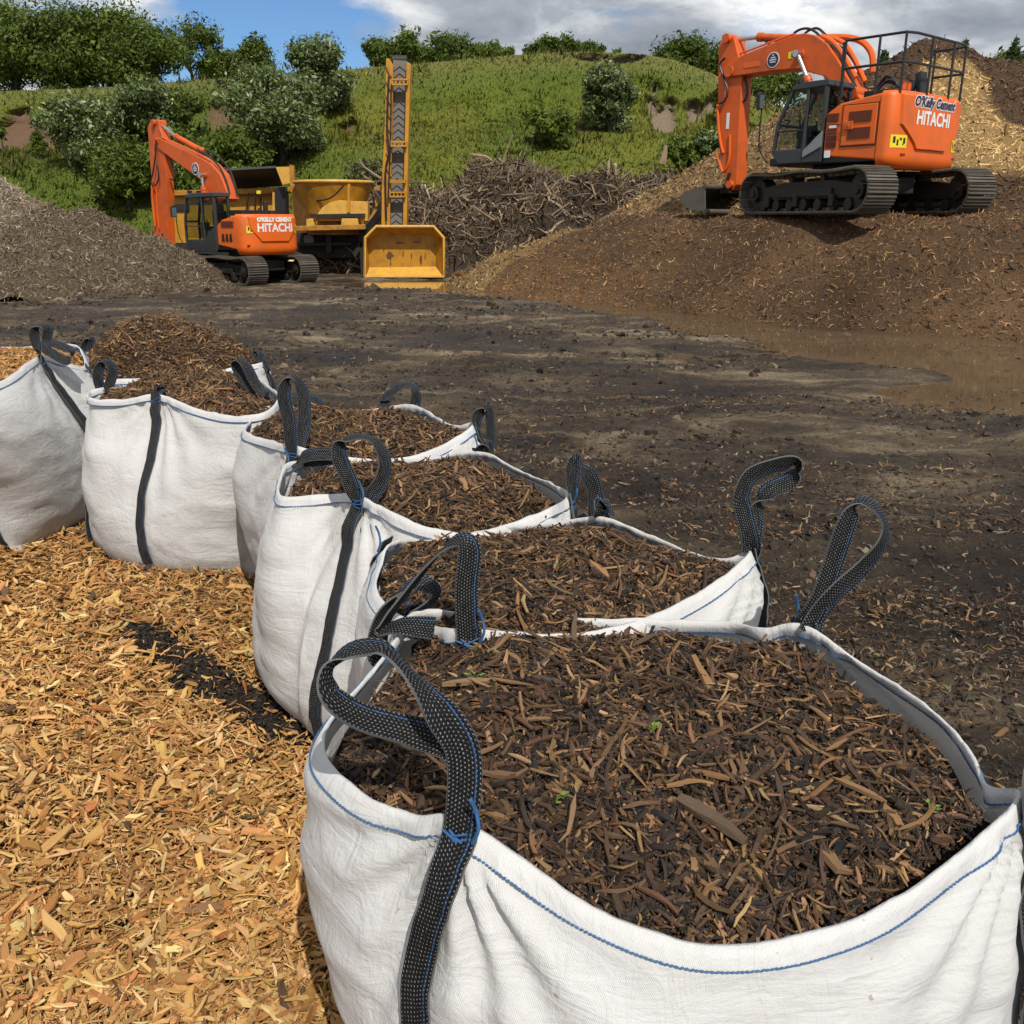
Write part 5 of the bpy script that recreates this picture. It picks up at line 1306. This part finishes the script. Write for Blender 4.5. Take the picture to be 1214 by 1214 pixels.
    for path, y, r_, off in tr['hoses']:
        pts = [Vector((q(*p)[0], y, q(*p)[1])) for p in path]; MB().tube(smooth_path([tuple(p) for p in pts], 6), r_, 7).build('hose', M['black'], boom, True)
    for path, y, r_ in tr['pipes']:
        pts = [Vector((q(*p)[0], y, q(*p)[1])) for p in path]; MB().tube(smooth_path([tuple(p) for p in pts], 5), r_, 7).build('oil_pipe', M['orange'], arm if path[0][1] > tr['split'] else boom, True)
    lx, lz = q(*tr['logo'][:2]); lr = tr['logo'][2]
    dsc = MB().cyl((lx, bt + .002, lz), (lx, bt + .012, lz), lr, 32).build('round_badge', M['white'], boom)
    MB().cyl((lx, bt + .011, lz), (lx, bt + .016, lz), lr * .88, 32).build('badge_face', M['inkblue'], dsc)
    bm = MB()
    for k, w_ in enumerate((.75, 1.1, .9)): bm.box((lx, bt + .018, lz + lr * (.28 - .28 * k)), (lr * w_, .006, lr * .13))
    bm.box((lx, bt + .018, lz + lr * .58), (lr * .18, .006, lr * .2)); bm.build('badge_mark', M['white'], dsc)
    if 'decals' in tr:
        for (p, w_, h_, y, m_) in tr['decals']:
            a, b = q(*p); MB().box((a, y, b), (w_, .008, h_)).build('decal', M[m_], arm if p[1] > tr['split'] else boom)
    bk = tr['bucket']; bp = [q(*p) for p in bk['arc']]; th = .035
    bw = bk['w'] / 2; inner = []
    cxm = sum(p[0] for p in bp) / len(bp); czm = sum(p[1] for p in bp) / len(bp)
    bu = MB(); m_ = len(bp); vs = []
    for t in (-bw, bw):
        for (a, b) in bp: vs.append((a, t, b))
    for t in (-bw, bw):
        for (a, b) in bp: vs.append((a + (cxm - a) * .06, t, b + (czm - b) * .06))
    fs = []
    for i in range(m_ - 1): fs.append((i, i + 1, m_ + i + 1, m_ + i)); fs.append((2 * m_ + i, 3 * m_ + i, 3 * m_ + i + 1, 2 * m_ + i + 1))
    bu.add(vs, fs)
    for t in (-bw, bw - .04): bu.prism(bp, P3, t, t + .04)
    for e in (0, -1):
        bu.tube([(bp[e][0], -bw, bp[e][1]), (bp[e][0], bw, bp[e][1])], .06, 10)
    bko = bu.build('bucket', M['steel'], root)
    ln = MB(); e0 = q(*bk['link'][0]); e1 = q(*bk['link'][1])
    for y in (-.2, .2): ln.bar(Vector((e0[0], y, e0[1])), Vector((e1[0], y, e1[1])), .06, .16, up=(0, 1, 0))
    ln.box((e1[0], 0, e1[1]), (.34, .5, .22)); ln.build('quick_hitch', M['darksteel'], bko, bevel=.02)
    # ---- guard rail round the engine deck
    if d['big']:
        rl = MB(); zt2 = zt - .05
        pl = [(rx + 1.35, wd - .12), (rx + .10, wd - .18), (rx + .02, wd - .45), (rx + .02, -wd + .40), (rx + .12, -wd + .16), (rx + .8, -wd + .12)]
        for z in (zt + .50, zt + 1.02): rl.tube([(a, b, z) for a, b in pl], .026, 8)
        for (a, b) in [pl[0], (rx + .62, wd - .14), (rx + .10, wd - .18), (rx + .02, .35), (rx + .02, -.55), pl[4], pl[5]]: rl.tube([(a, b, zt2), (a, b, zt + 1.02)], .026, 8)
        rl.tube([(pl[0][0], pl[0][1], zt2 - .25), (pl[0][0] + .05, pl[0][1], zt + 1.0)], .022, 8)
        rl.build('guard_rail', M['black'], root, True)
        rd = random.Random(3); 
        for k in range(7):
            x_ = -.1 - .12 * k; MB().tube(smooth_path([(.15 - .05 * k, -.25 + .09 * k, zt - .1), (-.2 - .05 * k, -.2 + .08 * k, zt + .40 + rd.uniform(-.1, .1)), (-.55 - .04 * k, -.2 + .09 * k, zt + .25), (-.8, -.15 + .08 * k, zt - .1)], 6), .028, 7).build('hose', M['black'], root, True)
    return root

CEN = VY(1016, 243, 21.6)
excavator('large orange excavator with a rear guard rail, standing on the dark mulch heap', (CEN.x, CEN.y, 2.03), R(50), R(70),
    dict(big=1, gauge=2.5, tl=4.5, th=.92, shoe=.72, nshoe=46, zb=.98, zt=2.32, w=2.85, fx=1.5, rx=-1.50, cwd=.38, cwp=4.0, pz0=1.24, pz1=1.70, pw0=.62, pw1=1.20,
         ts=.35, ty=.06, tz=1.83, ts2=.25, tz2=2.13, name="O'Kelly Cement", stickers=[(1.14, 1.38, .42, .24), (-1.12, 1.38, .30, .24)], lamps=[(1.0, 1.14), (-1.15, 1.14)],
         cab=dict(x0=.10, x1=1.36, z0=1.05, zr=2.62, xf=.98, mx=.58, prof=[(0, 0), (1.18, 1.05), (1.36, 1.28), (1.29, 1.85)]),
         mirror=(1.62, 2.35), bt=.27, rr=.085),
    dict(boom=[(864, 84), (876, 73), (888, 67), (922, 53), (950, 43), (961, 41), (973, 43), (988, 53), (1001, 72), (1012, 92), (1028, 118), (1010, 124), (998, 104), (986, 92), (967, 87), (956, 83), (926, 85), (884, 91), (868, 93)],
         arm=[(861, 51), (864, 45), (869, 42), (876, 44), (880, 62), (885, 80), (885.5, 93), (882, 153), (879, 219), (874, 226), (867, 221), (859, 181), (857, 115), (858, 56)],
         pins=[(873, 86, .13), (870, 47, .10), (958, 66, .09), (1018, 112, .14), (873, 219, .09)],
         armram=((873, 47), (900, 44), (944, 46)), boomram=((958, 66), (969, 94), (976, 116)), buckram=((864, 178), (861, 160), (859, 110)),
         hoses=[([(905, 46), (920, 56), (935, 50), (945, 38), (957, 34), (968, 38), (975, 46)], .05, .028, 0), ([(945, 46), (955, 36), (966, 33), (976, 41), (984, 50)], -.1, .028, 0),
                ([(868, 70), (862, 78), (866, 92), (871, 108), (868, 120), (861, 124)], .28, .028, 0), ([(886, 92), (889, 105), (888, 116), (884, 121)], .1, .028, 0), ([(984, 50), (998, 62), (1010, 84), (1020, 104)], .18, .03, 0),
                ([(988, 52), (1003, 66), (1014, 86), (1024, 108)], -.18, .03, 0)],
         pipes=[([(877, 66), (890, 61), (922, 49), (945, 41)], .12, .022), ([(976, 43), (990, 51), (1004, 70), (1016, 92)], .05, .05), ([(976, 42), (996, 50), (1010, 70), (1022, 96)], -.12, .05), ([(858, 125), (859, 150), (862, 172), (865, 182)], .24, .035), ([(856, 182), (860, 195), (864, 204), (871, 190), (872, 160)], .22, .03), ([(965, 42), (1005, 44), (1024, 60), (1026, 84)], -.3, .07)],
         split=100, logo=(925, 72.5, .165), decals=[((899.5, 78), .46, .11, .275, 'orange'), ((946, 67), .14, .14, .275, 'sticker'), ((952, 66), .22, .10, .28, 'black'), ((869, 144), .08, .36, .205, 'white')],
         bucket=dict(arc=[(862, 222), (850, 224), (838, 228), (832, 236), (836, 244), (846, 249), (862, 251)], w=1.75, link=((872, 205), (866, 224)))))

CE2 = VY(298, 333, 30.2)
excavator('smaller orange excavator with a black cab, parked behind the grey twig heap', (CE2.x, CE2.y, .03), R(40), R(42),
    dict(big=0, gauge=1.85, tl=3.8, th=.86, shoe=.68, nshoe=42, zb=.98, zt=2.06, w=2.06, fx=1.9, rx=-1.40, cwd=.50, cwp=3.4, pz0=1.26, pz1=1.62, pw0=.50, pw1=.82,
         ts=.33, ty=-.02, tz=1.66, ts2=.16, tz2=1.90, name="O'KELLY CEMENT", stickers=[(.74, 1.62, .32, .20), (-.90, 1.64, .22, .24)], lamps=[(.85, 1.16)],
         cab=dict(x0=.12, x1=1.92, z0=1.02, zr=2.66, xf=1.70, mx=.84, prof=[(0, 0), (1.72, 1.02), (1.90, 1.25), (1.88, 1.85)]),
         mirror=(2.15, 2.15), bt=.19, rr=.085),
    dict(boom=[(188, 165), (190, 163.5), (194, 164), (217, 174.5), (239, 185), (255, 194), (267, 207), (273, 222), (278, 236), (268, 240), (256, 232), (246, 215), (230.5, 203.5), (213, 191), (189, 173)],
         arm=[(179.5, 151), (182, 145), (186, 142), (192, 143), (193.5, 152), (198.5, 165), (200, 187), (202, 213), (202.5, 258), (204, 290), (201, 296), (196, 296), (187, 284), (184, 213), (181, 175)],
         pins=[(191, 168, .11), (188, 146, .10), (250, 208, .09), (272, 234, .12)],
         armram=((190, 147), (209, 162), (238, 178)), boomram=((250, 208), (252, 222), (254, 236)), buckram=((190, 262), (188, 250), (186, 215)),
         hoses=[([(238, 178), (252, 186), (264, 198), (272, 214), (276, 230)], .12, .03, 0), ([(240, 177), (256, 186), (268, 200), (275, 218), (278, 232)], -.1, .03, 0), ([(204, 186), (207, 200), (211, 206), (208, 213), (203, 212)], .05, .028, 0),
                ([(194, 166), (193, 185), (190, 205), (187, 216)], .27, .026, 0), ([(186, 216), (192, 220), (196, 210), (194, 196)], .24, .024, 0)],
         pipes=[([(196, 163), (217, 172), (238, 182), (254, 191)], .14, .024), ([(187, 216), (187, 235), (189, 255), (190, 268)], .2, .04), ([(192, 225), (193, 250), (195, 270)], .2, .024)],
         split=170, logo=(238, 200.5, .19),
         bucket=dict(arc=[(206, 300), (199, 303), (193, 309), (191, 318), (196, 326), (206, 329), (218, 327)], w=1.2, link=((198, 288), (198, 302)))))

# ------------------------------------------------------------------ yellow machines
def plate(mb, pts, Y, th, Y2=None):
    fn = lambda a, b, t: VY(a, b, Y) + Vector((0, t, 0)); return mb.prism(pts, fn, 0, th)
def wheel(par, c, r, w):
    c = Vector(c); mb = MB(); mb.tube([c + Vector((math.cos(t) * (r - w * .42), 0, math.sin(t) * (r - w * .42))) for t in np.linspace(0, 2 * math.pi, 28, endpoint=False)], w * .44, 12, closed=True)
    o = mb.build('wheel', M['rubber'], par, True, origin=par.location)
    MB().cyl(c + Vector((0, -w * .2, 0)), c + Vector((0, w * .2, 0)), r * .58, 20).cyl(c + Vector((0, -w * .32, 0)), c + Vector((0, w * .3, 0)), r * .22, 14).build('rim', M['yellow_worn'], o, True, origin=par.location)
def grinder():
    base = VY(398, 326, 36); base.z = 0
    root = empty('tub_grinder', base, 0, 'yellow tub grinder with a tall upright conveyor, between the small excavator and the brush pile', 'grinder'); L = root.location
    # tub: flared funnel on a drum
    c = VY(397, 240, 35.5); zt, zm, zl = VY(397, 216.5, 35.5).z, VY(397, 258, 35.5).z, VY(397, 278, 35.5).z; r1 = 45 * 35.5 * .955 / F; r0 = r1 * .74
    def arc(z, r, a0, a1, n=28): return [(c.x + r * math.cos(a0 + (a1 - a0) * k / n), c.y + r * math.sin(a0 + (a1 - a0) * k / n), z) for k in range(n + 1)]
    def loft(rows):
        b = MB(); w = len(rows[0]); b.add([p for r_ in rows for p in r_], [(i_ * w + k, i_ * w + k + 1, i_ * w + w + k + 1, i_ * w + w + k) for i_ in range(len(rows) - 1) for k in range(w - 1)]); return b
    prof = [(0, r1), (.10, r1 * .985), (.35, r1 * .90), (.6, r1 * .81), (.85, r1 * .75), (1, r0)]
    fu = loft([arc(zt + (zm - zt) * f, r, 0, 2 * math.pi, 48) for f, r in prof]).build('flared_hopper', M['yellow_dirty_shade'], root, True, origin=L)  # darker yellow paints in the shade on the flare's downward-facing side
    sm_ = fu.modifiers.new('s', 'SOLIDIFY'); sm_.thickness = .07; sm_.offset = 1
    loft([arc(z, r0, 0, 2 * math.pi, 40) for z in (zl, zm)]).build('drum', M['yellow_edge'], root, True, origin=L)
    MB().tube(arc(zt, r1 + .02, 0, 2 * math.pi, 48), .055, 8).build('hopper_rim', M['yellow_worn'], root, True, origin=L)
    sd = MB(); sd.add([VY(352.5, 217, 35.35), VY(373, 262, 35.35), VY(370, 284, 35.5), VY(349, 284, 36.8), VY(348, 226, 37.0)], [(0, 1, 2, 3, 4)]); so_ = sd.build('hopper_cheek', M['yellow_edge'], root, origin=L)
    m = so_.modifiers.new('s', 'SOLIDIFY'); m.thickness = .06
    hd = MB(); pts = [(373, 262), (376, 254), (382, 246), (391, 240), (402, 237.5), (436, 239), (436, 262)]; plate(hd, pts, 34.12, .5); hd.build('inspection_plate', M['yellow_worn'], root, origin=L, bevel=.01)
    ps = MB(); plate(ps, [(412, 218), (415, 218), (414.5, 252), (411.5, 252)], 34.0, .14); ps.build('brace', M['yellow'], root, origin=L)
    cbl = MB().tube(smooth_path([VY(408, 219, 34.0), VY(398, 230, 34.05), VY(388, 236, 34.1), VY(374, 238, 34.5)], 5), .03, 6); cbl.build('hose', M['black'], root, True, origin=L)
    bm = MB(); plate(bm, [(368, 254), (432, 253), (432, 257.5), (368, 258.5)], 33.9, .25); bm.build('drive_bar', M['black'], root, origin=L)
    for pp in ([(363, 260), (371, 259), (373, 268), (363, 269)], [(405, 259), (424, 259), (425, 267), (404, 268)]):
        b = MB(); plate(b, pp, 33.9, .3); b.build('yellow_box', M['yellow_worn'], root, origin=L, bevel=.02)
    dk = MB(); plate(dk, [(348, 268), (434, 266), (436, 272), (348, 274)], 33.9, 2.9); dk.build('deck', M['yellow_edge'], root, origin=L, bevel=.02)
    ch = MB(); plate(ch, [(352, 276), (432, 275), (434, 300), (424, 306), (352, 306)], 35.3, 1.6); plate(ch, [(350, 288), (418, 287), (418, 291), (350, 292)], 34.8, .3)
    plate(ch, [(360, 300), (430, 300), (431, 322), (362, 322)], 35.9, .9); plate(ch, [(386, 274), (393, 274), (393, 300), (386, 300)], 34.75, .3)
    ch.build('chassis', M['darksteel'], root, origin=L, bevel=.02)
    pb = VY(366, 284, 34.9); MB().cyl(pb, pb + Vector((0, .4, 0)), .18, 18).build('pulley', M['midgrey'], root, True, origin=L)
    for (px, py, Y) in ((349, 312, 34.6), (383, 313, 36.6), (416, 313, 36.6)): wheel(root, VY(px, py, Y), .47, .32)
    jk = MB(); plate(jk, [(425, 270), (433, 268), (434, 326), (428, 327)], 34.4, .3); plate(jk, [(418, 300), (428, 286), (430, 290), (421, 306)], 34.4, .2); jk.build('support_leg', M['darksteel'], root, origin=L)
    # conveyor standing upright
    cv = MB(); plate(cv, [(457.5, 69), (462, 70), (466, 78), (465, 150), (462, 268), (452, 268), (453, 205), (456.5, 140)], 33.5, .55)
    plate(cv, [(482, 73), (487, 76), (484.5, 150), (482, 268), (477.5, 268), (480, 150)], 33.5, .5)
    cvo = cv.build('conveyor_frame', M['yellow'], root, origin=L, bevel=.015)
    bl = MB(); plate(bl, [(466, 71), (482, 72), (478, 268), (461, 268)], 33.75, .15)
    for k in range(23):
        y = 78 + 8.3 * k; f = (y - 71) / 197; xl, xr_ = 467 - 5 * f, 481 - 4 * f; xm = (xl + xr_) / 2
        a, b_, c_ = VY(xl, y + 6, 33.73), VY(xm, y, 33.73), VY(xr_, y + 6, 33.73)
        bl.bar(a, b_, .03, .012); bl.bar(b_, c_, .03, .012)
    bl.build('conveyor_belt', M['belt'], cvo, origin=L)
    for y, h in ((93, 8), (167, 7), (213, 4), (227, 7)):
        f = (y - 71) / 197; xl, xr_ = 465 - 4 * f, 484 - 4.5 * f; b = MB(); plate(b, [(xl, y), (xr_, y), (xr_, y + 2), (xl, y + 2)], 33.35, .12); plate(b, [(xl, y + h - 2), (xr_, y + h - 2), (xr_, y + h), (xl, y + h)], 33.35, .12)
        for k in range(5): x = xl + (xr_ - xl) * (k / 4) * .94; plate(b, [(x, y + 2), (x + 1.4, y + 2), (x + 1.4, y + h - 2), (x, y + h - 2)], 33.36, .1)
        b.build('cross_brace', M['yellow'], cvo, origin=L)
    rr = VY(474, 71, 33.9); MB().cyl(rr - Vector((.24, 0, 0)), rr + Vector((.24, 0, 0)), .14, 18).build('head_roller', M['darksteel'], cvo, True, origin=L)
    hz = MB().tube(smooth_path([VY(461, 90, 33.4), VY(459, 150, 33.4), VY(461, 180, 33.35), VY(457, 205, 33.4), VY(458, 262, 33.4)], 5), .035, 6); hz.tube(smooth_path([VY(464, 100, 33.4), VY(463, 170, 33.4), VY(460, 240, 33.4)], 5), .025, 6)
    hz.build('hose', M['black'], cvo, True, origin=L)
    tr_ = MB()
    for k in range(8):
        y = 78 + 17 * k; tr_.bar(VY(458, y, 33.45), VY(464, y + 12, 33.45), .05, .05)
    tr_.build('lattice', M['yellow_edge'], cvo, origin=L)
    kn = MB(); plate(kn, [(436, 262), (450, 236), (456, 240), (452, 268), (440, 280)], 34.0, .5); plate(kn, [(443, 222), (450, 220), (451, 242), (445, 246)], 33.9, .3); kn.build('folding_knuckle', M['yellow_edge'], cvo, origin=L, bevel=.02)
    kb = MB()
    for k in range(4): kb.tube(smooth_path([VY(444 + k * 2, 226, 33.8), VY(452, 240 + 4 * k, 33.7), VY(444, 256 + 3 * k, 33.8), VY(434, 268 + 4 * k, 33.9)], 5), .04, 6)
    kb.build('hose', M['black'], cvo, True, origin=L)
grinder()

def shredder():
    base = VY(285, 318, 38.5); base.z = 0
    root = empty('shredder', base, 0, 'yellow shredder with a raised hood, its shaded underside coloured black, behind the small excavator', 'shredder'); L = root.location
    hd = MB(); hd.add([VY(268, 203, 37.2), VY(327, 199, 37.2), VY(335, 219, 38.4), VY(279, 222, 38.4), VY(268, 200, 39.4), VY(327, 197, 39.4)], [(0, 1, 2, 3), (0, 4, 5, 1), (4, 3, 2, 5)])
    ho = hd.build('hood', M['black'], root, origin=L); ho.modifiers.new('s', 'SOLIDIFY').thickness = .05  # black stands in for the shadow under the raised hood
    ck = MB(); plate(ck, [(327, 198), (343, 197.5), (344, 217), (335, 219)], 37.1, .12); ck.build('hood_cheek', M['yellow_worn'], ho, origin=L)
    po = MB(); plate(po, [(343, 195), (348, 196), (350, 227), (344.5, 228)], 37.0, .2); po.build('post', M['yellow_edge'], root, origin=L)
    bd = MB(); plate(bd, [(204, 231), (284, 229), (332, 228), (334, 290), (204, 290)], 38.2, 1.6); bd.build('body', M['yellow'], root, origin=L, bevel=.03)
    bb = MB(); plate(bb, [(203, 226), (346, 222), (350, 229), (203, 232)], 37.9, .3); bb.build('top_beam', M['yellow_edge'], root, origin=L, bevel=.02)
    wn = MB(); plate(wn, [(206, 242), (224, 242), (224, 250), (206, 250)], 38.12, .1); wn.build('dark_opening', M['black'], root, origin=L)
    for x in (294, 302.5, 309): 
        p = MB().tube([VY(x + (1 if x < 300 else 0), 229, 37.9), VY(x - (3 if x < 300 else 0), 258, 37.9), VY(x - 3, 270, 37.9)], .035, 7); p.build('hose', M['black'], root, True, origin=L)
    ps = MB(); plate(ps, [(323, 228), (326, 228), (326, 262), (323, 262)], 37.8, .15); ps.build('ladder_post', M['yellow_worn'], root, origin=L)
    en = MB(); plate(en, [(325, 222), (338, 221), (339, 268), (327, 270)], 37.5, .6); en.build('engine_block', M['black'], root, origin=L, bevel=.03)
    lp = MB(); plate(lp, [(304, 226), (309, 226), (309, 230), (304, 230)], 37.6, .1); lp.build('lamp', M['sticker'], root, origin=L, bevel=.01)
    ch = MB(); plate(ch, [(206, 288), (345, 286), (345, 304), (206, 306)], 38.0, 1.8); ch.build('chassis', M['darksteel'], root, origin=L)
    for px in (225, 255, 330): wheel(root, VY(px, 310, 38.2), .5, .34)
shredder()

def loader_bucket():
    base = VY(480, 328, 32.6); base.z = 0
    root = empty('loader_bucket', base, 0, 'scuffed yellow loader bucket facing the yard at the puddle edge, below the conveyor', 'loader bucket'); L = root.location
    fr = [(433, 282), (446, 268.5), (514, 268.5), (526, 282), (526, 328), (433, 328)]; bkp = [(437, 284), (449, 278.5), (511, 278.5), (516.5, 284), (516.5, 316), (438, 317)]
    fv = [VY(a, b, 32.3) for a, b in fr]; bv = [VY(a, b, 32.85) for a, b in bkp]; n = 6
    mb = MB().add(fv + bv, [(i, (i + 1) % n, n + (i + 1) % n, n + i) for i in range(n) if i != 4] + [tuple(range(n, 2 * n))])
    o = mb.build('bucket_shell', M['yellow_dirty_shade'], root, origin=L); s = o.modifiers.new('s', 'SOLIDIFY'); s.thickness = .06; s.offset = 1
    fl = MB().add([VY(433.5, 328, 32.3), VY(525.5, 328, 32.3), VY(516.5, 316, 32.84), VY(438, 317, 32.84)], [(0, 1, 2, 3)]); f = fl.build('bucket_floor', M['yellow_worn'], root, origin=L); f.modifiers.new('s', 'SOLIDIFY').thickness = .05
    MB().tube([p for p in fv] + [fv[0]], .045, 8).build('rim', M['yellow_worn'], root, True, origin=L)
    rg = random.Random(2); rs = MB()
    def blot(cx, cy, rx, ry):
        pts = [(cx + rx * math.cos(t) * rg.uniform(.55, 1.1), cy + ry * math.sin(t) * rg.uniform(.55, 1.1)) for t in np.linspace(0, 6.28, 11)[:-1]]
        plate(rs, pts, 32.825, .012)
    blot(462, 303, 4.5, 5); blot(499, 308, 2, 6); blot(474, 288, 7, .8); blot(494, 287, 5, .7); blot(463, 312, .8, 4); blot(488, 303, .9, 5); blot(478, 300, .7, 5); blot(504, 304, .8, 5); blot(455, 296, .8, 3)
    rs.build('rust_stain', M['rust'], root, origin=L)
M['rust'] = plain('rust', (.10, .045, .012), .8, dirt=.5, scale=8)
loader_bucket()
def scrap():
    c = VY(341, 322, 32.5); rg = random.Random(9); mb = MB()
    V = []; n, m = 12, 7
    for i in range(m):
        for k in range(n):
            t = 2 * math.pi * k / n; f = i / (m - 1); r = (.30 * math.sin(math.pi * (.12 + .80 * f))) * rg.uniform(.75, 1.25)
            V.append((c.x + r * math.cos(t) + .12 * f, c.y + r * math.sin(t), f * .62 * rg.uniform(.85, 1.1)))
    mb.add(V, [(i * n + k, i * n + (k + 1) % n, i * n + n + (k + 1) % n, i * n + n + k) for i in range(m - 1) for k in range(n)] + [tuple(range((m - 1) * n, m * n))])
    o = mb.build('crumpled_sack', M['cream'], None, True, origin=(c.x, c.y, 0)); tag(o, 'crumpled cream sack lying by the grinder wheel', 'sack')
scrap()


# ------------------------------------------------------------------ sky, sun, camera
SUN_AZ, SUN_EL = R(162), R(50)          # azimuth clockwise from +Y
def world():
    w = bpy.data.worlds.new('World'); scene.world = w; w.use_nodes = True; nt = w.node_tree; nt.nodes.clear()
    out = nt.nodes.new('ShaderNodeOutputWorld'); bg = nt.nodes.new('ShaderNodeBackground'); nt.links.new(bg.outputs[0], out.inputs[0])
    sky = nd(nt, 'ShaderNodeTexSky', sky_type='NISHITA'); sky.sun_disc = False; sky.sun_elevation = SUN_EL; sky.sun_rotation = SUN_AZ
    sky.air_density = 1.0; sky.dust_density = .2; sky.ozone_density = 3.0
    tc = nd(nt, 'ShaderNodeTexCoord').outputs['Generated']
    mp = nd(nt, 'ShaderNodeMapping', {0: tc, 1: (.37, .1, .05), 3: (1.0, 1.0, 2.6)}).outputs[0]
    n1 = noise(nt, mp, 4.2, 9, .58, .25); n2 = noise(nt, mp, 9.0, 8, .6, .3)
    mp2 = nd(nt, 'ShaderNodeMapping', {0: tc, 1: (.2, .3, -.045), 3: (1.0, 1.0, 2.6)}).outputs[0]
    n3 = noise(nt, mp2, 4.2, 6, .5, .25)
    # a clear gap low in the sky to the left of north
    g = Vector((-.255, .95, .165)).normalized()
    dist = nd(nt, 'ShaderNodeVectorMath', {0: tc, 1: tuple(g)}, operation='DISTANCE').outputs['Value']
    gap = ramp(nt, dist, [(.06, (.29, .29, .29)), (.24, (0, 0, 0))])
    cover = mth(nt, 'SUBTRACT', mth(nt, 'ADD', mth(nt, 'MULTIPLY', n1, .75), mth(nt, 'MULTIPLY', n2, .25)), gap)
    fac = ramp(nt, cover, [(.35, (0, 0, 0)), (.46, (1, 1, 1))])
    shade = ramp(nt, mth(nt, 'ADD', mth(nt, 'MULTIPLY', n3, .6), mth(nt, 'MULTIPLY', n2, .4)), [(.38, (2.9, 3.3, 3.9)), (.47, (4.6, 5.0, 5.6)), (.53, (7.8, 8.1, 8.4)), (.60, (11.2, 11.2, 11.2))])
    blue = mixc(nt, 1.0, sky.outputs[0], (.74, .96, 1.2, 1), 'MULTIPLY'); col = mixc(nt, fac, blue, shade)
    nt.links.new(col, bg.inputs[0]); bg.inputs[1].default_value = .09
world()
sd = bpy.data.lights.new('sun', 'SUN'); sd.energy = 4.2; sd.angle = R(.5); sd.color = (1, .95, .87)
so = bpy.data.objects.new('sun', sd); COL.objects.link(so)
sv = Vector((math.sin(SUN_AZ) * math.cos(SUN_EL), math.cos(SUN_AZ) * math.cos(SUN_EL), math.sin(SUN_EL)))
so.rotation_euler = sv.to_track_quat('Z', 'Y').to_euler(); so.location = (6, -12, 20)

cd = bpy.data.cameras.new('camera'); cd.sensor_width = 36; cd.lens = F / S * 36; cd.clip_end = 2000; cd.clip_start = .05
co = bpy.data.objects.new('camera', cd); COL.objects.link(co); co.location = CAM; co.rotation_euler = (math.pi / 2 - PITCH, 0, 0)
scene.camera = co
scene.view_settings.view_transform = 'Standard'; scene.view_settings.look = 'None'
scene.view_settings.exposure = 0; scene.view_settings.gamma = 1
scene.cycles.use_denoising = True
scene.cycles.max_bounces = 6; scene.cycles.transparent_max_bounces = 12
